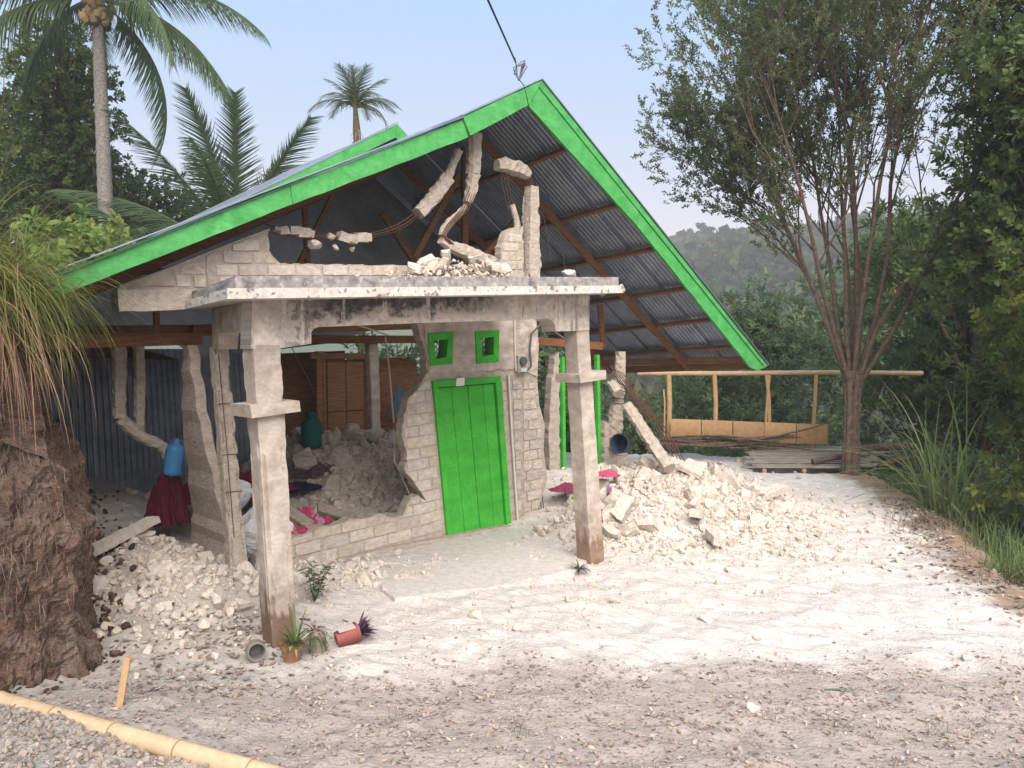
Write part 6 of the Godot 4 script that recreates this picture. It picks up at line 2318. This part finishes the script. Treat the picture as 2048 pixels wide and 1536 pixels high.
	for i in 46:
		var a := rng.randf() * TAU
		var d := Vector3(cos(a), rng.randf_range(-0.2, 0.5), sin(a))
		mb.col = Color(0.230, 0.203, 0.108) * rng.randf_range(0.7, 1.4)
		leaf_strip(mb, Vector3(0, rng.randf_range(2.3, 3.5), 0), d, d.cross(Vector3.UP).normalized(), rng.randf_range(0.35, 0.6), 0.03, 2.6, 4, 1)
	obj("dry_sheath", mb.mesh(), mats.dry_leaf, t)
	# one unseen tree is added left of the view to shade the bank foot
	# big trees at the left edge
	var broad := twig_mesh(5, 10, 0.60, 0.15, 1.05, false)
	var fine := twig_mesh(6, 11, 0.5, 0.11, 1.0)
	var g0 := Color(0.08, 0.135, 0.05)
	var g1 := Color(0.19, 0.235, 0.075)
	var col_blobs := []
	for i in 26:
		var f := i / 25.0
		var a := i * 2.4
		col_blobs.append([Vector3(cos(a) * 0.75, 1.0 + f * 7.6, sin(a) * 0.6), Vector3(0.9, 0.75, 0.8) * (1.45 - 0.5 * f)])
	lobe_tree("ivy_tree", "tall narrow tree wrapped in ivy behind the coconut palm", "tree", Vector3(-12.6, 2.4, -22.0), col_blobs, 8.4, 0.25, broad, mats.leaf, 150, 0.26, g0, g1, 101, 0.2)
	lobe_tree("broadleaf_tree", "unseen added tree whose crown shades the foot of the bank", "tree", Vector3(-4.6, 0.6, 0.2), rand_blobs(76, 16, Vector3(2.1, 4.9, -1.6), Vector3(1.3, 0.5, 1.0), 0.5, 0.8), 5.4, 0.16, broad, mats.leaf, 90, 0.26, g0, g1, 107, 0.2)
	lobe_tree("broadleaf_tree", "broad dark tree at the far left edge behind the bank", "tree", Vector3(-15.6, 2.0, -23.5), rand_blobs(71, 28, Vector3(0, 5.4, 0), Vector3(3.0, 3.6, 2.0), 0.8, 1.5), 7.0, 0.25, broad, mats.leaf, 85, 0.30, g0, g1, 102, 0.2)
	lobe_tree("broadleaf_tree", "thin-leaved tree reaching into the sky at the top left corner", "tree", Vector3(-16.5, 2.0, -24.5), rand_blobs(72, 14, Vector3(0.3, 8.6, 0), Vector3(2.2, 1.6, 1.4), 0.5, 0.9), 8.6, 0.16, fine, mats.leaf, 55, 0.24, g0, Color(0.188, 0.209, 0.105), 103, 0.3)
	lobe_tree("broadleaf_tree", "rounded dark green tree right of the coconut trunk", "tree", Vector3(-11.9, 2.0, -23.5), rand_blobs(73, 20, Vector3(0.7, 3.7, 0), Vector3(1.6, 2.4, 1.3), 0.7, 1.1), 4.4, 0.15, broad, mats.leaf, 110, 0.24, Color(0.046, 0.090, 0.034), Color(0.147, 0.209, 0.062), 104, 0.2)
	lobe_tree("leafy_shrub", "bright yellow-green shrub above the grassy bank", "shrub", Vector3(-7.6, 3.0, -13.6), rand_blobs(74, 9, Vector3(0, 0.95, 0), Vector3(0.9, 0.6, 0.7), 0.35, 0.6), 1.2, 0.04, twig_mesh(9, 8, 0.85, 0.17, 1.2, false), mats.leaf, 95, 0.26, Color(0.157, 0.251, 0.062), Color(0.230, 0.257, 0.068), 105, 0.1)
	lobe_tree("leafy_shrub", "dark low shrub between bank and green roof edge", "shrub", Vector3(-8.6, 2.2, -15.0), rand_blobs(75, 10, Vector3(0, 1.1, 0), Vector3(2.0, 0.8, 0.9), 0.4, 0.8), 1.4, 0.04, broad, mats.leaf, 110, 0.24, g0, g1, 106, 0.2)

func tussock(called: String, label: String, at: Vector3, n: int, len: float, w: float, lean: Vector3, droop: float, cols: Array, sd: int, spread: float, parent_m: Material, tilt := 0.9) -> void:
	var rng := RandomNumberGenerator.new()
	rng.seed = sd
	var mb := MB.new()
	for i in n:
		var a := rng.randf() * TAU
		var e := rng.randf_range(0.05, tilt)
		var d := (Vector3(cos(a) * sin(e), cos(e), sin(a) * sin(e)) + lean * rng.randf_range(0.4, 1.2)).normalized()
		var p := Vector3(rng.randfn(), 0, rng.randfn()) * spread
		var c: Color = cols[rng.randi() % cols.size()]
		mb.col = c * rng.randf_range(0.75, 1.3)
		var side := d.cross(Vector3.UP)
		if side.length() < 0.05: side = Vector3.RIGHT
		side = (side.normalized() + Vector3(rng.randfn(), rng.randfn(), rng.randfn()) * 0.25).normalized()
		leaf_strip(mb, p, d, side, len * rng.randf_range(0.45, 1.15), w * rng.randf_range(0.6, 1.2), droop * rng.randf_range(0.6, 1.3), 8, 1)
	var o := obj(called, mb.mesh(), parent_m)
	o.position = at
	tag(o, label, "grass" if "grass" in called else "plant")

func build_grass() -> void:
	var fresh := [Color(0.20, 0.23, 0.065), Color(0.26, 0.27, 0.08), Color(0.15, 0.19, 0.06), Color(0.32, 0.29, 0.11)]
	var dry := [Color(0.30, 0.20, 0.13), Color(0.28, 0.15, 0.115), Color(0.36, 0.27, 0.17), Color(0.26, 0.13, 0.10)]
	# long grass spilling over the bank
	tussock("long_grass", "long yellow-green grass arching over the top of the bank", Vector3(-4.0, 2.76, -5.75), 1050, 1.08, 0.0068, Vector3(0.45, 0.15, 0.25), 2.7, fresh, 201, 0.17, mats.leaf, 1.1)
	tussock("long_grass", "long grass at the left edge above the bank face", Vector3(-4.4, 2.82, -5.7), 800, 1.05, 0.0068, Vector3(0.1, 0.2, 0.4), 2.7, fresh, 202, 0.2, mats.leaf, 1.1)
	tussock("dry_grass", "red-brown dead grass hanging down the bank below the green grass", Vector3(-3.85, 2.48, -5.62), 420, 1.0, 0.0042, Vector3(0.3, -0.5, 0.3), 3.6, dry, 203, 0.14, mats.dry_leaf, 1.3)
	tussock("dry_grass", "brown dead grass hanging at the left edge of the bank", Vector3(-3.95, 2.70, -5.45), 400, 1.0, 0.0042, Vector3(0.1, -0.5, 0.5), 3.6, dry, 204, 0.18, mats.dry_leaf, 1.3)
	tussock("long_grass", "green grass leaning from the bank towards the house", Vector3(-4.15, 2.74, -6.2), 320, 1.1, 0.006, Vector3(0.6, 0.1, 0.1), 2.6, fresh, 205, 0.14, mats.leaf, 1.0)
	# right verge
	var vg := [Color(0.13, 0.20, 0.075), Color(0.17, 0.24, 0.10), Color(0.21, 0.27, 0.12)]
	tussock("verge_grass", "fresh green grass clump at the right edge of the yard", gp(5.55, -8.3, 0.0), 420, 0.62, 0.0075, Vector3(-0.1, 0.2, 0.1), 1.3, vg, 211, 0.20, mats.leaf, 0.8)
	tussock("verge_grass", "green grass clump cut by the right edge of the picture", gp(5.75, -7.7, 0.0), 300, 0.6, 0.0075, Vector3(0, 0.2, 0.1), 1.3, vg, 212, 0.2, mats.leaf, 0.8)
	tussock("verge_grass", "grass clump behind the freshest clump on the right verge", gp(6.1, -9.6, 0.0), 300, 0.6, 0.0075, Vector3(-0.1, 0.2, 0.1), 1.2, vg, 213, 0.25, mats.leaf, 0.8)
	tussock("dry_verge_grass", "dark withered grass along the yard edge on the right", gp(5.65, -10.3, 0.0), 260, 0.26, 0.005, Vector3(-0.1, 0.1, 0.1), 1.2, [Color(0.10, 0.075, 0.06), Color(0.13, 0.10, 0.07)], 214, 0.28, mats.dry_leaf, 1.0)
	tussock("dry_verge_grass", "brown withered grass nearest the camera on the right verge", gp(5.15, -7.75, 0.0), 240, 0.24, 0.005, Vector3(-0.1, 0.1, 0.1), 1.2, [Color(0.10, 0.075, 0.06), Color(0.15, 0.10, 0.07)], 215, 0.24, mats.dry_leaf, 1.0)
	tussock("verge_grass", "low green weeds between trunk and yard edge", gp(6.75, -13.0, 0.0), 320, 0.45, 0.009, Vector3(0, 0.1, 0.1), 1.2, vg, 216, 0.35, mats.leaf, 1.0)
	tussock("verge_grass", "low green weeds along the verge below the reeds", gp(6.35, -11.4, 0.0), 320, 0.42, 0.009, Vector3(0, 0.1, 0.1), 1.2, vg, 217, 0.35, mats.leaf, 1.0)
	# reeds with broad arching leaves
	var rc := [Color(0.16, 0.24, 0.08), Color(0.21, 0.28, 0.11), Color(0.26, 0.31, 0.15)]
	tussock("reed_clump", "tall reed clump with broad arching leaves right of the trunk", gp(6.45, -11.2, 0.0), 60, 2.3, 0.022, Vector3(-0.25, 0.5, 0.1), 1.7, rc, 221, 0.15, mats.leaf, 0.8)
	tussock("reed_clump", "reed clump leaning left beside the trunk", gp(6.95, -12.6, 0.0), 52, 2.2, 0.022, Vector3(-0.5, 0.5, 0.0), 1.8, rc, 222, 0.15, mats.leaf, 0.8)
	tussock("reed_clump", "dry straw-coloured stalks below the reeds", gp(6.7, -11.8, 0.0), 60, 0.9, 0.008, Vector3(0, 0.6, 0), 0.9, [Color(0.25, 0.18, 0.10), Color(0.18, 0.12, 0.07)], 223, 0.3, mats.dry_leaf, 0.7)
	# little tufts in the yard
	var tufts := [[0.62, -5.3, "faint grass tuft left of centre in the brown litter"], [0.05, -4.5, "faint grass tuft at the bottom middle"], [2.0, -4.55, "small green tuft in the litter at lower right"], [2.62, -4.6, "small green tuft farther right in the litter"], [-0.75, -4.7, "greyish tuft in the litter right of the bamboo pole"]]
	for i in tufts.size(): tussock("grass_tuft", tufts[i][2], gp(tufts[i][0], tufts[i][1]), 60, 0.06, 0.0022, Vector3(0, 0.1, 0), 1.0, [Color(0.14, 0.16, 0.08), Color(0.2, 0.19, 0.11)], 230 + i, 0.06, mats.leaf, 1.2)

func build_litter() -> void:
	var rng := RandomNumberGenerator.new()
	rng.seed = 606
	# curled dead leaves
	var leaves := []
	for k in 3:
		var mb := MB.new()
		var curl: float = [0.7, -0.5, 1.2][k]
		for i in 5:
			for j in 2:
				var s := -1.0 if j == 0 else 1.0
				var t0 := i / 5.0
				var t1 := (i + 1) / 5.0
				var w0 := 0.26 * sin(PI * (0.04 + 0.92 * t0))
				var w1 := 0.26 * sin(PI * (0.04 + 0.92 * t1))
				var y0 := curl * 0.35 * pow(t0 - 0.5, 2.0) * 2.0
				var y1 := curl * 0.35 * pow(t1 - 0.5, 2.0) * 2.0
				mb.quad(Vector3(0, y0, t0 - 0.5), Vector3(s * w0, y0 + absf(curl) * w0 * 0.55, t0 - 0.5), Vector3(s * w1, y1 + absf(curl) * w1 * 0.55, t1 - 0.5), Vector3(0, y1, t1 - 0.5))
		leaves.append(mb.mesh())
	var pal := [Color(0.36, 0.285, 0.245), Color(0.31, 0.245, 0.215), Color(0.40, 0.34, 0.30), Color(0.39, 0.33, 0.30), Color(0.25, 0.19, 0.165), Color(0.37, 0.27, 0.22), Color(0.42, 0.355, 0.29)]
	for k in 3:
		var xf := []
		var cl := []
		var n := 0
		while xf.size() < 4000 and n < 60000:
			n += 1
			var z := rng.randf_range(-6.6, -3.2)
			var x := rng.randf_range(-3.2, 4.4)
			var lim := -5.55 + 0.5 * ss(0.0, -2.2, x) + 0.35 * gn.get_noise_2d(x * 2.0 + 31.0, z * 2.0)
			var keep := ss(lim - 0.5, lim + 0.35, z)
			if rng.randf() > keep * (0.55 + 0.6 * gn.get_noise_2d(x * 3.0, z * 3.0 + 9.0)) + 0.02: continue
			var s := 0.013 + 0.036 * pow(rng.randf(), 2.6)
			var b := Basis(Vector3.UP, rng.randf() * TAU) * Basis.from_euler(Vector3(rng.randfn() * 0.35, 0, rng.randfn() * 0.35))
			xf.append(Transform3D(b.scaled(Vector3(s, s, s)), gp(x, z, 0.006)))
			cl.append((pal[rng.randi() % pal.size()] as Color) * rng.randf_range(0.7, 1.1))
		tag(multi("leaf_litter", leaves[k], mats.dry_leaf, xf, cl), ["curled brown dead leaves strewn over the foreground", "flattened brown dead leaves strewn over the foreground", "tightly rolled dead leaves strewn over the foreground"][k], "leaves", "", "stuff")
	# leaves blown along the right verge and the bank foot
	var xf2 := []
	var cl2 := []
	for i in 1300:
		var x: float
		var z: float
		if i % 3 > 0:
			z = rng.randf_range(-12.0, -5.6)
			x = edge_x(z) - 0.25 + rng.randfn() * 0.28
		else:
			z = rng.randf_range(-6.6, -5.0)
			x = -2.3 + rng.randfn() * 0.4
		var s := rng.randf_range(0.03, 0.075)
		xf2.append(Transform3D((Basis(Vector3.UP, rng.randf() * TAU) * Basis.from_euler(Vector3(rng.randfn() * 0.3, 0, rng.randfn() * 0.3))).scaled(Vector3.ONE * s), gp(x, z, 0.008)))
		cl2.append((pal[rng.randi() % pal.size()] as Color) * rng.randf_range(0.5, 1.0))
	tag(multi("leaf_litter", leaves[0], mats.dry_leaf, xf2, cl2), "dead leaves gathered along the right verge and the bank foot", "leaves", "", "stuff")
	# gravel: road side of the bamboo pole, and pebbles over the yard
	for k in 2:
		var xf := []
		var cl := []
		for i in (3600 if k == 0 else 2200):
			var x: float
			var z: float
			var s: float
			if k == 0:
				x = rng.randf_range(-4.2, -0.6)
				var zl := -5.13 + (x + 4.2) * 0.424 + 0.10
				z = zl + rng.randf() * 1.1
				s = lerpf(0.010, 0.038, pow(rng.randf(), 2.2))
			else:
				x = rng.randf_range(-2.8, 4.8)
				z = rng.randf_range(-8.0, -3.3)
				s = lerpf(0.004, 0.022, pow(rng.randf(), 5.0))
			xf.append(Transform3D(rnd_basis(rng).scaled(Vector3.ONE * s), gp(x, z, s * 0.25)))
			var q := rng.randf_range(0.7, 1.15)
			cl.append(Color(q, q * 0.95, q * 0.92) * (0.72 if k == 0 else 0.95))
		tag(multi("gravel" if k == 0 else "pebbles", rocks[3 + k * 6], mats.rock, xf, cl), "pale crushed gravel on the road side of the bamboo pole" if k == 0 else "small pale pebbles scattered over the yard", "gravel", "", "stuff")
